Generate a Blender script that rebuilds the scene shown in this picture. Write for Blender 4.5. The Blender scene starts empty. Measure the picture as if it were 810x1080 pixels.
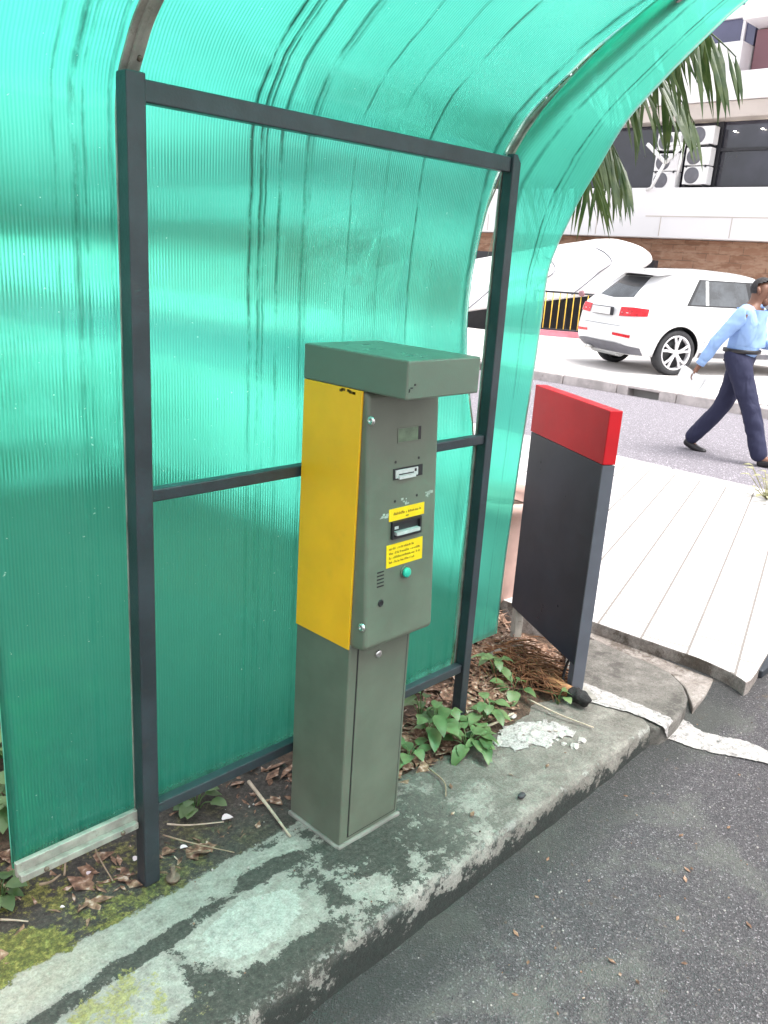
import bpy, bmesh, math, random
from mathutils import Vector, Matrix, noise
random.seed(7)
C = bpy.context.scene.collection
R = math.radians
PI = math.pi

# ------------------------------------------------------------------ camera
YAW, PITCH, ROLL, F, EYE = 0.81104, 0.29379, 0.06458, 889.82, 1.56
fw = Vector((math.sin(YAW)*math.cos(PITCH), math.cos(YAW)*math.cos(PITCH), -math.sin(PITCH)))
rt = Vector((math.cos(YAW), -math.sin(YAW), 0)); up = rt.cross(fw)
rt2 = rt*math.cos(ROLL) + up*math.sin(ROLL); up2 = up*math.cos(ROLL) - rt*math.sin(ROLL)
cam = bpy.data.cameras.new('camera'); co = bpy.data.objects.new('camera', cam); C.objects.link(co)
M = Matrix((rt2, up2, -fw)).transposed().to_4x4(); M.translation = (0, 0, EYE); co.matrix_world = M
cam.sensor_fit = 'VERTICAL'; cam.sensor_height = 36; cam.lens = 36*F/1080; cam.clip_start = 0.02; cam.clip_end = 2000
S = bpy.context.scene; S.camera = co

def hit(u, v, axis, val):
    "point of the photographed place seen at photo pixel (u, v) on the plane axis = val"
    d = fw + rt2*((u-405)/F) - up2*((v-540)/F)
    t = (val - (0, 0, EYE)[axis])/d[axis]
    return Vector((0, 0, EYE)) + d*t
def gnd(u, v, z=0.0): return hit(u, v, 2, z)
def rgnd(u, v, dz=0.0):
    "the same on the driveway"
    z = -.1
    for _ in range(6): z = road_z(gnd(u, v, z).x)
    return gnd(u, v, z)+Vector((0, 0, dz))

# ------------------------------------------------------------------ materials
class N:
    def __init__(s, name):
        s.m = bpy.data.materials.new(name); s.m.use_nodes = True; s.t = s.m.node_tree; s.t.nodes.clear()
        s.out = s.n('ShaderNodeOutputMaterial')
    def n(s, typ, **kw):
        n = s.t.nodes.new(typ)
        for k, v in kw.items():
            if hasattr(n, k) and not (k in n.inputs): setattr(n, k, v)
            else: s.set(n, k, v)
        return n
    def set(s, n, k, v):
        i = n.inputs[k]
        if isinstance(v, bpy.types.NodeSocket): s.t.links.new(v, i)
        elif isinstance(v, bpy.types.Node): s.t.links.new(v.outputs[0], i)
        else:
            if i.type == 'RGBA' and len(v) == 3: v = (*v, 1)
            i.default_value = v
    def inp(s, n, idx, v):
        i = n.inputs[idx]
        if isinstance(v, bpy.types.NodeSocket): s.t.links.new(v, i)
        elif isinstance(v, bpy.types.Node): s.t.links.new(v.outputs[0], i)
        else:
            if i.type == 'RGBA' and len(v) == 3: v = (*v, 1)
            i.default_value = v
    def obj(s): return s.n('ShaderNodeTexCoord').outputs['Object']
    def math(s, op, a, b=0.0, c=None, clamp=False):
        n = s.n('ShaderNodeMath', operation=op); n.use_clamp = clamp
        s.inp(n, 0, a); s.inp(n, 1, b)
        if c is not None: s.inp(n, 2, c)
        return n.outputs[0]
    def noise(s, scale, detail=4, vec=None, rough=.55, dist=0, sc=None):
        n = s.n('ShaderNodeTexNoise'); v = vec if vec is not None else s.obj()
        if sc is not None:
            mp = s.n('ShaderNodeMapping'); s.inp(mp, 0, v); mp.inputs['Scale'].default_value = sc; v = mp.outputs[0]
        s.inp(n, 0, v); n.inputs['Scale'].default_value = scale; n.inputs['Detail'].default_value = detail
        n.inputs['Roughness'].default_value = rough; n.inputs['Distortion'].default_value = dist
        return n.outputs[0]
    def step(s, v, a, b):
        n = s.n('ShaderNodeMapRange'); n.interpolation_type = 'SMOOTHSTEP'
        s.inp(n, 0, v); n.inputs[1].default_value = a; n.inputs[2].default_value = b; return n.outputs[0]
    def ramp(s, v, stops, interp='LINEAR'):
        n = s.n('ShaderNodeValToRGB'); e = n.color_ramp.elements; n.color_ramp.interpolation = interp
        while len(e) < len(stops): e.new(.5)
        for k, (p, c) in enumerate(stops):
            e[k].position = p; e[k].color = (*c, 1) if not isinstance(c, (int, float)) else (c, c, c, 1)
        s.inp(n, 0, v); return n.outputs[0]
    def mix(s, f, a, b):
        n = s.n('ShaderNodeMix'); n.data_type = 'RGBA'
        s.inp(n, 0, f); s.inp(n, 6, a); s.inp(n, 7, b); return n.outputs[2]
    def scale(s, c, f):
        v = s.n('ShaderNodeVectorMath', operation='SCALE'); s.inp(v, 0, c); s.set(v, 'Scale', f); return v.outputs[0]
    def bump(s, h, strength=.3, dist=.01, normal=None):
        n = s.n('ShaderNodeBump'); s.inp(n, 'Height', h) if False else s.set(n, 'Height', h)
        n.inputs['Strength'].default_value = strength; n.inputs['Distance'].default_value = dist
        if normal is not None: s.set(n, 'Normal', normal)
        return n.outputs[0]
    def bsdf(s, **kw):
        b = s.n('ShaderNodeBsdfPrincipled')
        for k, v in kw.items(): s.set(b, k.replace('_', ' '), v)
        return b
    def done(s, sh):
        s.t.links.new(sh if isinstance(sh, bpy.types.NodeSocket) else sh.outputs[0], s.out.inputs[0]); return s.m

def simple(name, col, rough=.5, metal=0, var=.12, scale=6, bump=0, bscale=80, spec=.5, coat=0, dirt=0):
    n = N(name)
    f = n.noise(scale, 5)
    c = n.mix(n.step(f, .3, .7), tuple(max(0, x*(1-var)) for x in col), tuple(min(1, x*(1+var)) for x in col))
    if dirt:
        g = n.noise(scale*2.3, 8, rough=.7)
        c = n.mix(n.math('MULTIPLY', n.step(g, .55, .75), dirt), c, (.09, .075, .055))
    kw = {}
    if bump: kw['Normal'] = n.bump(n.noise(bscale, 4), bump, .004)
    r = n.math('ADD', n.math('MULTIPLY', n.noise(scale*3, 4), .2), rough-.1)
    return n.done(n.bsdf(Base_Color=c, Roughness=r, Metallic=metal, Specular_IOR_Level=spec, Coat_Weight=coat, **kw))

MAT = {}
MAT['steel_dark'] = simple('dark_grey_painted_steel', (.028, .034, .042), .38, 0, .25, 9, .15, 130, dirt=.25)
MAT['alu'] = simple('weathered_aluminium', (.33, .31, .275), .5, .3, .3, 18, .15, 200, dirt=.75)
MAT['machine'] = simple('grey_green_powder_coat', (.124, .141, .106), .42, 0, .12, 7, .12, 420, dirt=.14)
MAT['machine_cap'] = simple('grey_green_cap_paint', (.124, .141, .110), .30, 0, .06, 4, .08, 300, dirt=.08)
MAT['yellow'] = simple('yellow_panel_paint', (.86, .43, .012), .38, 0, .09, 4, .05, 300, dirt=.10)
MAT['sticker'] = simple('yellow_sticker', (.85, .56, .005), .35, 0, .04, 30)
MAT['ink'] = simple('brown_ink', (.16, .09, .01), .5)
MAT['black'] = simple('black_plastic', (.012, .012, .014), .4)
MAT['chrome'] = simple('worn_steel', (.62, .62, .60), .28, .9, .1, 60)
MAT['silver_plastic'] = simple('silver_plastic', (.55, .56, .55), .35, .2, .1, 60)
MAT['lcd'] = simple('lcd_glass', (.10, .15, .09), .12, 0, .25, 40)
MAT['button'] = simple('teal_button', (.02, .42, .30), .3)
MAT['glue'] = simple('sticker_residue', (.34, .38, .33), .7, 0, .3, 60)
MAT['pyl_dark'] = simple('charcoal_panel_paint', (.026, .031, .044), .32, 0, .15, 5, .03, 200, spec=.3, dirt=.08)
MAT['pyl_post_lit'] = simple('blue_grey_lit_post', (.085, .09, .11), .38, 0, .1, 8)
MAT['red'] = simple('red_panel_paint', (.46, .010, .016), .38, 0, .08, 6, spec=.25, dirt=.08)
MAT['white'] = simple('white_paint', (.80, .79, .79), .5, 0, .03, 3, dirt=.04)
MAT['bwhite'] = simple('white_facade_panel', (.78, .76, .77), .55, 0, .03, .6, dirt=.05)
MAT['beige'] = simple('beige_render', (.52, .46, .42), .7, 0, .06, .8, dirt=.3)
MAT['mauve'] = simple('mauve_render', (.25, .13, .15), .7, 0, .06, .8)
MAT['glass_dark'] = simple('dark_window_glass', (.03, .03, .045), .06, 0, .4, .5, spec=.8)
MAT['glass_blue'] = simple('bluish_window_glass', (.09, .09, .17), .08, 0, .3, .4, spec=.8)
MAT['frame_dark'] = simple('dark_window_frame', (.02, .02, .025), .4)
MAT['carpaint'] = simple('white_car_paint', (.80, .80, .80), .25, 0, .01, 1, coat=1)
MAT['carbrown'] = simple('brown_car_paint', (.14, .10, .08), .3, .3, .05, 1, coat=1)
MAT['carglass'] = simple('car_glass', (.035, .04, .045), .05, 0, .6, 4, spec=.9)
MAT['tyre'] = simple('tyre_rubber', (.03, .03, .033), .75, 0, .15, 20)
MAT['alloy'] = simple('alloy_wheel', (.72, .71, .73), .3, .3, .03, 10)
MAT['cladding'] = simple('grey_bumper_plastic', (.13, .13, .15), .5)
MAT['taillight'] = simple('red_lamp_lens', (.62, .012, .02), .12, 0, .35, 30)
MAT['skin'] = simple('brown_skin', (.20, .095, .06), .5, 0, .08, 20)
MAT['hair'] = simple('grey_black_hair', (.035, .032, .033), .85, 0, .5, 90, .5, 200)
def cloth(name, col, fold=.5):
    n = N(name); f = n.noise(9, 2, sc=(1, 1, .45), dist=1.2, rough=.35)
    c = n.mix(f, tuple(x*.94 for x in col), tuple(x*1.05 for x in col))
    return n.done(n.bsdf(Base_Color=c, Roughness=.85, Normal=n.bump(f, .6, .07*fold)))
MAT['shirt'] = cloth('light_blue_shirt_cloth', (.30, .46, .76), .6)
MAT['trousers'] = cloth('navy_trouser_cloth', (.022, .024, .06), .6)
MAT['shoe'] = simple('black_shoe_leather', (.018, .016, .018), .35)
MAT['paper'] = simple('white_paper', (.82, .82, .82), .7, 0, .02)
MAT['pot'] = simple('pink_terracotta', (.52, .34, .29), .8, 0, .1, 8, .2, 60)
MAT['pink'] = simple('pink_red_kerb_paint', (.62, .22, .27), .7, 0, .15, 5)
MAT['yellow_bar'] = simple('yellow_rail_paint', (.80, .50, .06), .45)
MAT['bark'] = simple('grey_palm_bark', (.17, .145, .12), .9, 0, .3, 14, .6, 40)
MAT['twig'] = simple('dry_twig', (.30, .22, .15), .85, 0, .25, 40)
MAT['twig2'] = simple('bleached_stalk', (.46, .38, .29), .8, 0, .2, 40)
MAT['husk'] = simple('brown_palm_fibre', (.15, .065, .028), .9, 0, .5, 40)
MAT['stalk'] = simple('tan_stalk', (.30, .15, .065), .85, 0, .4, 30, .7, 60)
MAT['char'] = simple('charred_end', (.012, .011, .011), .8, 0, .4, 60, .8, 120)
MAT['rubble'] = simple('white_plaster_rubble', (.40, .375, .35), .85, 0, .12, 30, .5, 120)
MAT['stone'] = simple('dark_pebble', (.035, .035, .04), .7)
MAT['petal'] = simple('pale_fallen_petal', (.62, .52, .54), .6)
MAT['rust'] = simple('rusty_bolt', (.16, .12, .09), .7, .3, .3, 90)
MAT['cable'] = MAT['black']

def leafmat(name, c1, c2, trans=.35, rough=.4):
    n = N(name)
    f = n.noise(9, 3); col = n.mix(n.step(f, .3, .7), c1, c2)
    col = n.mix(n.math('MULTIPLY', n.step(n.noise(160, 3), .62, .75), .5), col, (.20, .17, .05))
    b = n.bsdf(Base_Color=col, Roughness=rough)
    t = n.n('ShaderNodeBsdfTranslucent', Color=n.mix(.5, col, (.12, .25, .03)))
    m = n.n('ShaderNodeMixShader'); n.inp(m, 0, trans); n.inp(m, 1, b); n.inp(m, 2, t)
    return n.done(m)
MAT['leaf'] = leafmat('seedling_leaf', (.06, .135, .045), (.21, .30, .13))
MAT['leaf_bg'] = leafmat('shrub_leaf', (.035, .09, .022), (.08, .17, .04))
MAT['frond'] = leafmat('palm_leaflet', (.022, .052, .016), (.085, .115, .042), .18, .28)
MAT['weed'] = leafmat('variegated_weed_leaf', (.35, .32, .16), (.60, .56, .40))

def lit():
    n = N('leaf_litter_brown'); oi = n.n('ShaderNodeTexNoise'); n.inp(oi, 0, n.obj()); oi.inputs['Scale'].default_value = 55
    c = n.ramp(oi.outputs[0], [(.3, (.05, .028, .018)), (.45, (.15, .08, .05)), (.58, (.26, .155, .10)), (.7, (.46, .36, .30))])
    return n.done(n.bsdf(Base_Color=c, Roughness=.85))
MAT['litter'] = lit()

# twin-wall polycarbonate: fine flutes run along the sheet (constant X); dirt lies in some of them, a fold's shade in one
def sheet_mat(name, streaks, x0, x1, clear=0, fl=1.0):
    n = N(name); o = n.obj(); sep = n.n('ShaderNodeSeparateXYZ', Vector=o); X = sep.outputs[0]
    ph = n.math('MULTIPLY', X, 2*PI/.0075); sn = n.math('SINE', ph)
    flute = n.math('POWER', n.math('MULTIPLY_ADD', sn, .5, .5), 2.0)
    along = n.noise(1, 5, sc=(60, 2.2, 2.2)); fine = n.noise(1, 3, sc=(260, 5, 5)); big = n.noise(2.2, 4)
    tint = n.mix(n.math('MULTIPLY', flute, fl), (.17, .92, .72), (.085, .80, .58))
    tint = n.mix(n.math('MULTIPLY', n.step(along, .45, .8), .16), tint, (.03, .45, .30))
    wob = n.math('MULTIPLY_ADD', n.noise(1, 4, sc=(3, 14, 14)), .012, -.006)
    u = n.n('ShaderNodeMapRange'); n.inp(u, 0, n.math('ADD', X, wob)); u.inputs[1].default_value = x0; u.inputs[2].default_value = x1
    stops = [(0, 0.)]
    for xs, w, a in sorted(streaks):
        p = (xs-x0)/(x1-x0); w = w/(x1-x0)
        stops += [(max(p-w, .0005), 0.), (p, a), (min(p+w, .9995), 0.)]
    grime_and_fold = n.ramp(u, stops) if streaks else 0.0
    grime_and_fold = n.math('MULTIPLY', grime_and_fold, n.step(n.noise(1, 6, sc=(20, 9, 9), rough=.7), .34, .56)) if streaks else 0.0
    if streaks: grime_and_fold = n.math('MULTIPLY', grime_and_fold, n.math('MULTIPLY_ADD', n.step(sep.outputs[2], 1.05, 1.6), .7, .3))
    zb = n.step(sep.outputs[2], .42, .2)
    low = n.math('MULTIPLY', zb, n.step(n.noise(1, 5, sc=(60, 4, 4)), .42, .7))
    grime_and_fold = n.math('MAXIMUM', grime_and_fold, n.math('MULTIPLY', low, .35))
    specks = n.step(n.noise(90, 2), .74, .80)
    tint2 = n.mix(grime_and_fold, tint, (.012, .05, .03))
    nb = n.bump(sn, .28, .0020)
    ng = n.bump(n.math('ADD', sn, n.math('MULTIPLY', n.noise(1, 2, sc=(2, 16, 16)), 3.0)), .28, .0022)
    rf = n.n('ShaderNodeBsdfRefraction', Color=tint2, Roughness=.22+.28*clear, IOR=1.28-.20*clear, Normal=nb)
    tp = n.n('ShaderNodeBsdfTransparent', Color=tint2)
    tl = n.n('ShaderNodeBsdfTranslucent', Color=n.mix(grime_and_fold, n.mix(n.math('MULTIPLY', flute, fl), (.14, .83, .65), (.08, .70, .51)), (.012, .03, .02)))
    df = n.n('ShaderNodeBsdfDiffuse', Color=n.mix(grime_and_fold, (.012, .36, .24), (.02, .025, .02)))
    def mx(f, a, b):
        m = n.n('ShaderNodeMixShader'); n.inp(m, 0, f); n.inp(m, 1, a.outputs[0]); n.inp(m, 2, b.outputs[0]); return m
    a = mx(.12+.22*clear, rf, tp); a = mx(n.math('MULTIPLY_ADD', big, .16, .21+.14*clear), a, tl); a = mx(n.math('MULTIPLY_ADD', grime_and_fold, .85, .07), a, df)
    sp = n.n('ShaderNodeBsdfDiffuse', Color=(.5, .7, .62)); a = mx(n.math('MULTIPLY', specks, .5), a, sp)
    gl = n.n('ShaderNodeBsdfGlossy', Color=(.8, 1, .95), Roughness=.11+.24*clear, Normal=ng)
    fr = n.n('ShaderNodeFresnel', IOR=1.41)
    a = mx(fr.outputs[0], a, gl)
    return n.done(a)
def sheet_back(nm, f_):
    n = N(nm)
    rf = n.n('ShaderNodeBsdfRefraction', Color=(.93, 1, .97), Roughness=.03, IOR=1.28)
    tp = n.n('ShaderNodeBsdfTransparent', Color=(.93, 1, .97))
    m = n.n('ShaderNodeMixShader'); n.inp(m, 0, f_); n.inp(m, 1, rf.outputs[0]); n.inp(m, 2, tp.outputs[0])
    return n.done(m)
MAT['sheet_back'] = sheet_back('polycarbonate_back_skin', .38); MAT['sheet_back_clear'] = sheet_back('clear_polycarbonate_back_skin', 1.0)
MAT['sheet_edge'] = simple('sheet_cut_edge', (.10, .50, .36), .4)
MAT['sheet_left'] = sheet_mat('green_polycarbonate_left', [(.815, .012, .55), (.835, .006, .4), (.775, .005, .35), (.89, .008, .3)], .5, .95, 0, .6)
MAT['sheet_mid'] = sheet_mat('green_polycarbonate_middle',
    [(1.235, .007, .85), (1.262, .006, 1.), (1.276, .005, .7), (1.318, .006, .9), (1.395, .007, .7), (1.41, .005, .5), (1.55, .005, .5), (1.67, .005, .4), (1.805, .0055, .85), (2.085, .012, .6)], .9, 2.2, .1, .45)  # last streak paints the shade of the loose flap's fold crease
MAT['sheet_right'] = sheet_mat('green_polycarbonate_right', [(2.285, .004, .7), (2.30, .003, .3), (2.20, .008, .4)], 2.1, 2.45, 1, .2)

def kerb_mat():
    n = N('stained_kerb_concrete'); o = n.obj(); sep = n.n('ShaderNodeSeparateXYZ', Vector=o)
    X, Y, Z = sep.outputs
    mid = n.noise(8, 14, rough=.72, dist=.3); fin = n.noise(70, 10, rough=.78); soft = n.noise(3, 6); vf = n.noise(420, 3); mot = n.noise(24, 10, rough=.75)
    def blob(x, y, rx, ry, rot=0, inner=.55, outer=1.35):
        mp = n.n('ShaderNodeMapping'); mp.vector_type = 'TEXTURE'; n.inp(mp, 0, o)
        mp.inputs['Location'].default_value = (x, y, 0); mp.inputs['Rotation'].default_value = (0, 0, rot); mp.inputs['Scale'].default_value = (rx, ry, 9)
        l = n.n('ShaderNodeVectorMath', operation='LENGTH'); n.inp(l, 0, mp.outputs[0])
        return n.step(l.outputs['Value'], outer, inner)
    def thr(field, t, w=.012): return n.step(field, t-w, t+w)
    # field that breaks every stain into ragged, fractal edges
    frac = n.math('ADD', n.math('MULTIPLY', n.math('SUBTRACT', mid, .5), 1.0), n.math('MULTIPLY', n.math('SUBTRACT', fin, .5), .55))
    frac = n.math('MULTIPLY', n.math('ADD', frac, n.math('MULTIPLY', n.math('SUBTRACT', mot, .5), .6)), 1.5)
    base = n.ramp(mot, [(.28, (.16, .148, .13)), (.45, (.32, .30, .27)), (.62, (.45, .43, .39)), (.78, (.58, .55, .505))])
    base = n.mix(n.step(soft, .4, .65), base, n.ramp(mot, [(.3, (.20, .19, .165)), (.7, (.40, .385, .35))]))
    bias = n.math('MULTIPLY_ADD', n.step(X, 1.5, 1.9), .03, -.02)
    for b, a in ((blob(1.04, 1.33, .20, .10), -.42), (blob(.62, 1.49, .42, .045, .04), -.30), (blob(1.05, 1.50, .25, .032, -.05), -.34), (blob(.70, 1.31, .13, .09), -.22), (blob(1.30, 1.22, .13, .05, -.3), -.12),
                 (blob(.80, 1.415, .40, .024, .06), .30), (blob(1.18, 1.46, .16, .03, -.25), .30), (blob(.86, 1.30, .045, .08, .2), .34), (blob(1.22, 1.31, .05, .10, .2), .22), (blob(1.0, 1.17, .30, .045), .20),
                 (blob(1.50, 1.24, .26, .09), .12), (blob(1.42, 1.36, .14, .05), .26), (blob(1.75, 1.42, .3, .10), .14), (blob(.55, 1.18, .3, .07), .2)):
        bias = n.math('ADD', bias, n.math('MULTIPLY', b, a))
    dark = thr(n.math('ADD', frac, bias), .03, .03)
    dcol = n.ramp(fin, [(.3, (.018, .019, .016)), (.55, (.05, .05, .042)), (.75, (.13, .125, .105))])
    far = n.step(X, 1.45, 2.1)
    c = n.mix(n.math('MULTIPLY', dark, n.math('MULTIPLY_ADD', far, -.45, .96)), base, dcol)
    c = n.mix(n.math('MULTIPLY', far, .55), c, n.ramp(mot, [(.3, (.085, .076, .062)), (.55, (.165, .148, .122)), (.75, (.29, .26, .22))]))
    # mortar patch with a hair crack round it, warm stain at the left end, yellow lichen
    pl = thr(n.math('ADD', n.math('MULTIPLY', frac, .45), n.math('SUBTRACT', blob(1.03, 1.325, .15, .085, 0, .3, 1.6), .5)), .06, .03)
    c = n.mix(n.math('MULTIPLY', pl, .4), c, n.ramp(mot, [(.3, (.40, .42, .39)), (.7, (.60, .62, .585))]))
    c = n.mix(n.math('MULTIPLY', blob(.45, 1.50, .30, .07), n.math('SUBTRACT', .55, n.math('MULTIPLY', dark, .5))), c, n.ramp(mot, [(.3, (.34, .29, .22)), (.7, (.52, .47, .39))]))
    lich = thr(n.math('ADD', frac, n.math('MULTIPLY', blob(.66, 1.31, .13, .12), .25)), .27, .03)
    c = n.mix(n.math('MULTIPLY', lich, n.math('MULTIPLY', .75, blob(.66, 1.31, .2, .18, 0, .8, 1.2))), c, n.ramp(fin, [(.35, (.17, .16, .035)), (.7, (.42, .38, .12))]))
    vor = n.n('ShaderNodeTexVoronoi'); vor.feature = 'DISTANCE_TO_EDGE'; n.inp(vor, 0, n.n('ShaderNodeVectorMath', operation='ADD')); 
    va = vor.inputs[0].links[0].from_node; n.inp(va, 0, o); nn = n.n('ShaderNodeTexNoise'); n.inp(nn, 0, o); nn.inputs['Scale'].default_value = 9
    sc_ = n.n('ShaderNodeVectorMath', operation='SCALE'); n.inp(sc_, 0, nn.outputs['Color']); sc_.inputs['Scale'].default_value = .07; n.inp(va, 1, sc_.outputs[0]); vor.inputs['Scale'].default_value = 1.3
    crack = n.math('MULTIPLY', n.step(vor.outputs['Distance'], .0035, .001), n.step(soft, .42, .52))
    c = n.mix(n.math('MULTIPLY', crack, .0), c, (.03, .03, .026))
    # soil-dark strip under the wall with moss
    inner = thr(n.math('ADD', Y, n.math('MULTIPLY', frac, .055)), 1.545, .004)
    soil = n.ramp(fin, [(.3, (.022, .019, .016)), (.55, (.060, .052, .043)), (.75, (.15, .13, .105))])
    moss = n.math('MULTIPLY', thr(n.math('ADD', frac, n.math('MULTIPLY', blob(.56, 1.60, .13, .08), .3)), .06, .08), n.step(X, 1.4, .6))
    soil = n.mix(n.math('MULTIPLY', moss, .8), soil, n.ramp(fin, [(.3, (.05, .055, .012)), (.5, (.15, .15, .025)), (.62, (.34, .31, .07)), (.75, (.5, .45, .16))]))
    c = n.mix(n.math('MULTIPLY', inner, n.step(X, 2.1, 1.75)), c, soil)
    c = n.mix(n.step(vf, .69, .76), c, (.5, .48, .44)); c = n.mix(n.math('MULTIPLY', n.step(vf, .33, .27), .6), c, (.03, .03, .028))
    # chipped pale spots on the arris and ragged dark patches on the face, more towards its bottom
    c = n.mix(n.math('MULTIPLY', n.math('MULTIPLY', n.step(Y, 1.155, 1.135), thr(frac, .10, .05)), .55), c, (.36, .365, .34))
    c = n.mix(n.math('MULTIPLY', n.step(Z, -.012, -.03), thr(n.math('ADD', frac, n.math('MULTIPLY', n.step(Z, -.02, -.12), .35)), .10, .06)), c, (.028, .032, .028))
    spk = n.noise(190, 8, rough=.85)
    c = n.scale(c, n.ramp(spk, [(.28, .35), (.45, .88), (.58, 1.05), (.72, 1.55)])); c = n.scale(c, n.ramp(fin, [(.3, .62), (.5, .98), (.7, 1.25)]))
    h = n.math('ADD', n.math('MULTIPLY', fin, .7), n.math('MULTIPLY', mot, .8)); h = n.math('ADD', h, n.math('MULTIPLY', dark, .12))
    h = n.math('SUBTRACT', h, n.math('MULTIPLY', crack, .0))
    return n.done(n.bsdf(Base_Color=c, Roughness=.82, Normal=n.bump(h, .7, .012)))
MAT['kerb'] = kerb_mat()

def asphalt(name, dark, light, stain=True, vs=260):
    n = N(name); o = n.obj()
    v = n.n('ShaderNodeTexVoronoi'); n.inp(v, 0, o); v.inputs['Scale'].default_value = vs
    v2 = n.n('ShaderNodeTexVoronoi'); n.inp(v2, 0, o); v2.inputs['Scale'].default_value = vs*.38
    agg = n.n('ShaderNodeSeparateColor'); n.inp(agg, 0, v.outputs['Color']); ag2 = n.n('ShaderNodeSeparateColor'); n.inp(ag2, 0, v2.outputs['Color'])
    big = n.noise(2.4, 12, rough=.68, dist=.3); fin = n.noise(60, 8, rough=.75)
    c = n.ramp(agg.outputs[0], [(.0, dark), (.55, tuple((a+b)/2.2 for a, b in zip(dark, light))), (.93, light), (1., tuple(min(1, x*2.4) for x in light))])
    if stain:
        c = n.mix(n.math('MULTIPLY', n.step(ag2.outputs[1], .90, .97), n.math('MULTIPLY', n.step(v2.outputs['Distance'], .5, .3), .7)), c, (.24, .22, .21))
        c = n.mix(n.math('MULTIPLY', n.step(fin, .42, .62), .35), c, (.05, .048, .05))
        sep = n.n('ShaderNodeSeparateXYZ', Vector=o)
        near = n.step(sep.outputs[0], 2.2, 1.0)
        pat = n.math('ADD', big, n.math('MULTIPLY', n.math('SUBTRACT', fin, .5), .3))
        c = n.mix(n.math('MULTIPLY', near, n.math('MULTIPLY', n.step(pat, .56, .42), .7)), c, (.030, .036, .034))
        c = n.mix(n.math('MULTIPLY', n.step(pat, .50, .66), .5), c, (.165, .168, .145))
        c = n.mix(n.math('MULTIPLY', n.step(n.noise(14, 8, rough=.75), .61, .70), .55), c, (.20, .125, .07))
        by_kerb = n.step(n.math('ADD', sep.outputs[1], n.math('MULTIPLY', pat, .25)), 1.03, 1.2)
        c = n.mix(n.math('MULTIPLY', by_kerb, .6), c, (.03, .034, .03))  # asphalt darker towards the kerb
    h = n.math('ADD', v.outputs['Distance'], n.math('MULTIPLY', fin, 1.1))
    return n.done(n.bsdf(Base_Color=c, Roughness=.8, Normal=n.bump(h, .9, .006)))
MAT['asphalt'] = asphalt('worn_driveway_asphalt', (.046, .041, .045), (.135, .122, .130))
MAT['asphalt_far'] = asphalt('street_asphalt', (.175, .16, .18), (.28, .26, .285), False, 120)

def tiles():
    n = N('white_paving_tiles'); o = n.obj()
    mp = n.n('ShaderNodeMapping'); n.inp(mp, 0, o); mp.inputs['Rotation'].default_value = (0, 0, R(-17)); mp.inputs['Location'].default_value = (.17, .12, 0)
    b = n.n('ShaderNodeTexBrick'); n.inp(b, 0, mp.outputs[0]); b.offset = .5
    b.inputs['Scale'].default_value = 1; b.inputs['Brick Width'].default_value = .30; b.inputs['Row Height'].default_value = .20
    b.inputs['Mortar Size'].default_value = .006; b.inputs['Color1'].default_value = (.64, .61, .60, 1); b.inputs['Color2'].default_value = (.57, .55, .54, 1); b.inputs['Mortar'].default_value = (.20, .18, .165, 1)
    c = n.mix(n.math('MULTIPLY', n.step(n.noise(5, 8, rough=.7), .5, .75), .35), b.outputs[0], (.36, .32, .29))
    return n.done(n.bsdf(Base_Color=c, Roughness=.75, Normal=n.bump(b.outputs[1], -.4, .004)))
MAT['tiles'] = tiles()
MAT['conc_light'] = simple('pale_concrete', (.52, .49, .47), .85, 0, .12, 3, .3, 60, dirt=.35)
MAT['conc_grey'] = simple('grey_worn_concrete', (.22, .205, .185), .88, 0, .28, 7, .5, 70, dirt=.4)
def concrete(name, lo, mid_, hi, dirtc=(.04, .035, .03), dirt=.6):
    n = N(name); a = n.noise(13, 12, rough=.75); b = n.noise(75, 10, rough=.8); sp = n.noise(210, 6, rough=.85)
    c = n.ramp(a, [(.3, lo), (.5, mid_), (.7, hi)])
    c = n.mix(n.math('MULTIPLY', n.step(n.math('ADD', n.noise(5, 10, rough=.7), n.math('MULTIPLY', n.math('SUBTRACT', b, .5), .4)), .52, .60), dirt), c, dirtc)
    c = n.scale(c, n.ramp(b, [(.3, .6), (.5, 1.), (.7, 1.3)])); c = n.scale(c, n.ramp(sp, [(.28, .4), (.45, .9), (.6, 1.05), (.74, 1.6)]))
    return n.done(n.bsdf(Base_Color=c, Roughness=.88, Normal=n.bump(n.math('ADD', b, n.math('MULTIPLY', a, .6)), .8, .01)))
MAT['conc_pale_dirty'] = simple('pale_stained_kerb_stone', (.52, .47, .45), .9, 0, .2, 5, .4, 50, dirt=.5)
MAT['conc_slab'] = concrete('worn_brownish_slab', (.10, .092, .08), (.17, .155, .138), (.27, .25, .225))
MAT['conc_dirty'] = concrete('dirty_pale_concrete', (.16, .13, .11), (.30, .26, .235), (.44, .40, .37), (.07, .05, .035), .75)
MAT['far_pave'] = simple('far_paving_concrete', (.60, .57, .55), .85, 0, .06, .8, .2, 30, dirt=.15)
def soilm():
    n = N('litter_strewn_soil'); f = n.noise(38, 9, rough=.72); g = n.noise(6, 6)
    c = n.ramp(f, [(.3, (.035, .022, .015)), (.5, (.105, .065, .043)), (.68, (.22, .14, .095)), (.8, (.40, .31, .25))])
    c = n.mix(n.math('MULTIPLY', n.step(g, .5, .7), .5), c, (.045, .032, .022))
    return n.done(n.bsdf(Base_Color=c, Roughness=.92, Normal=n.bump(f, .9, .03)))
MAT['soil'] = soilm()
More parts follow.
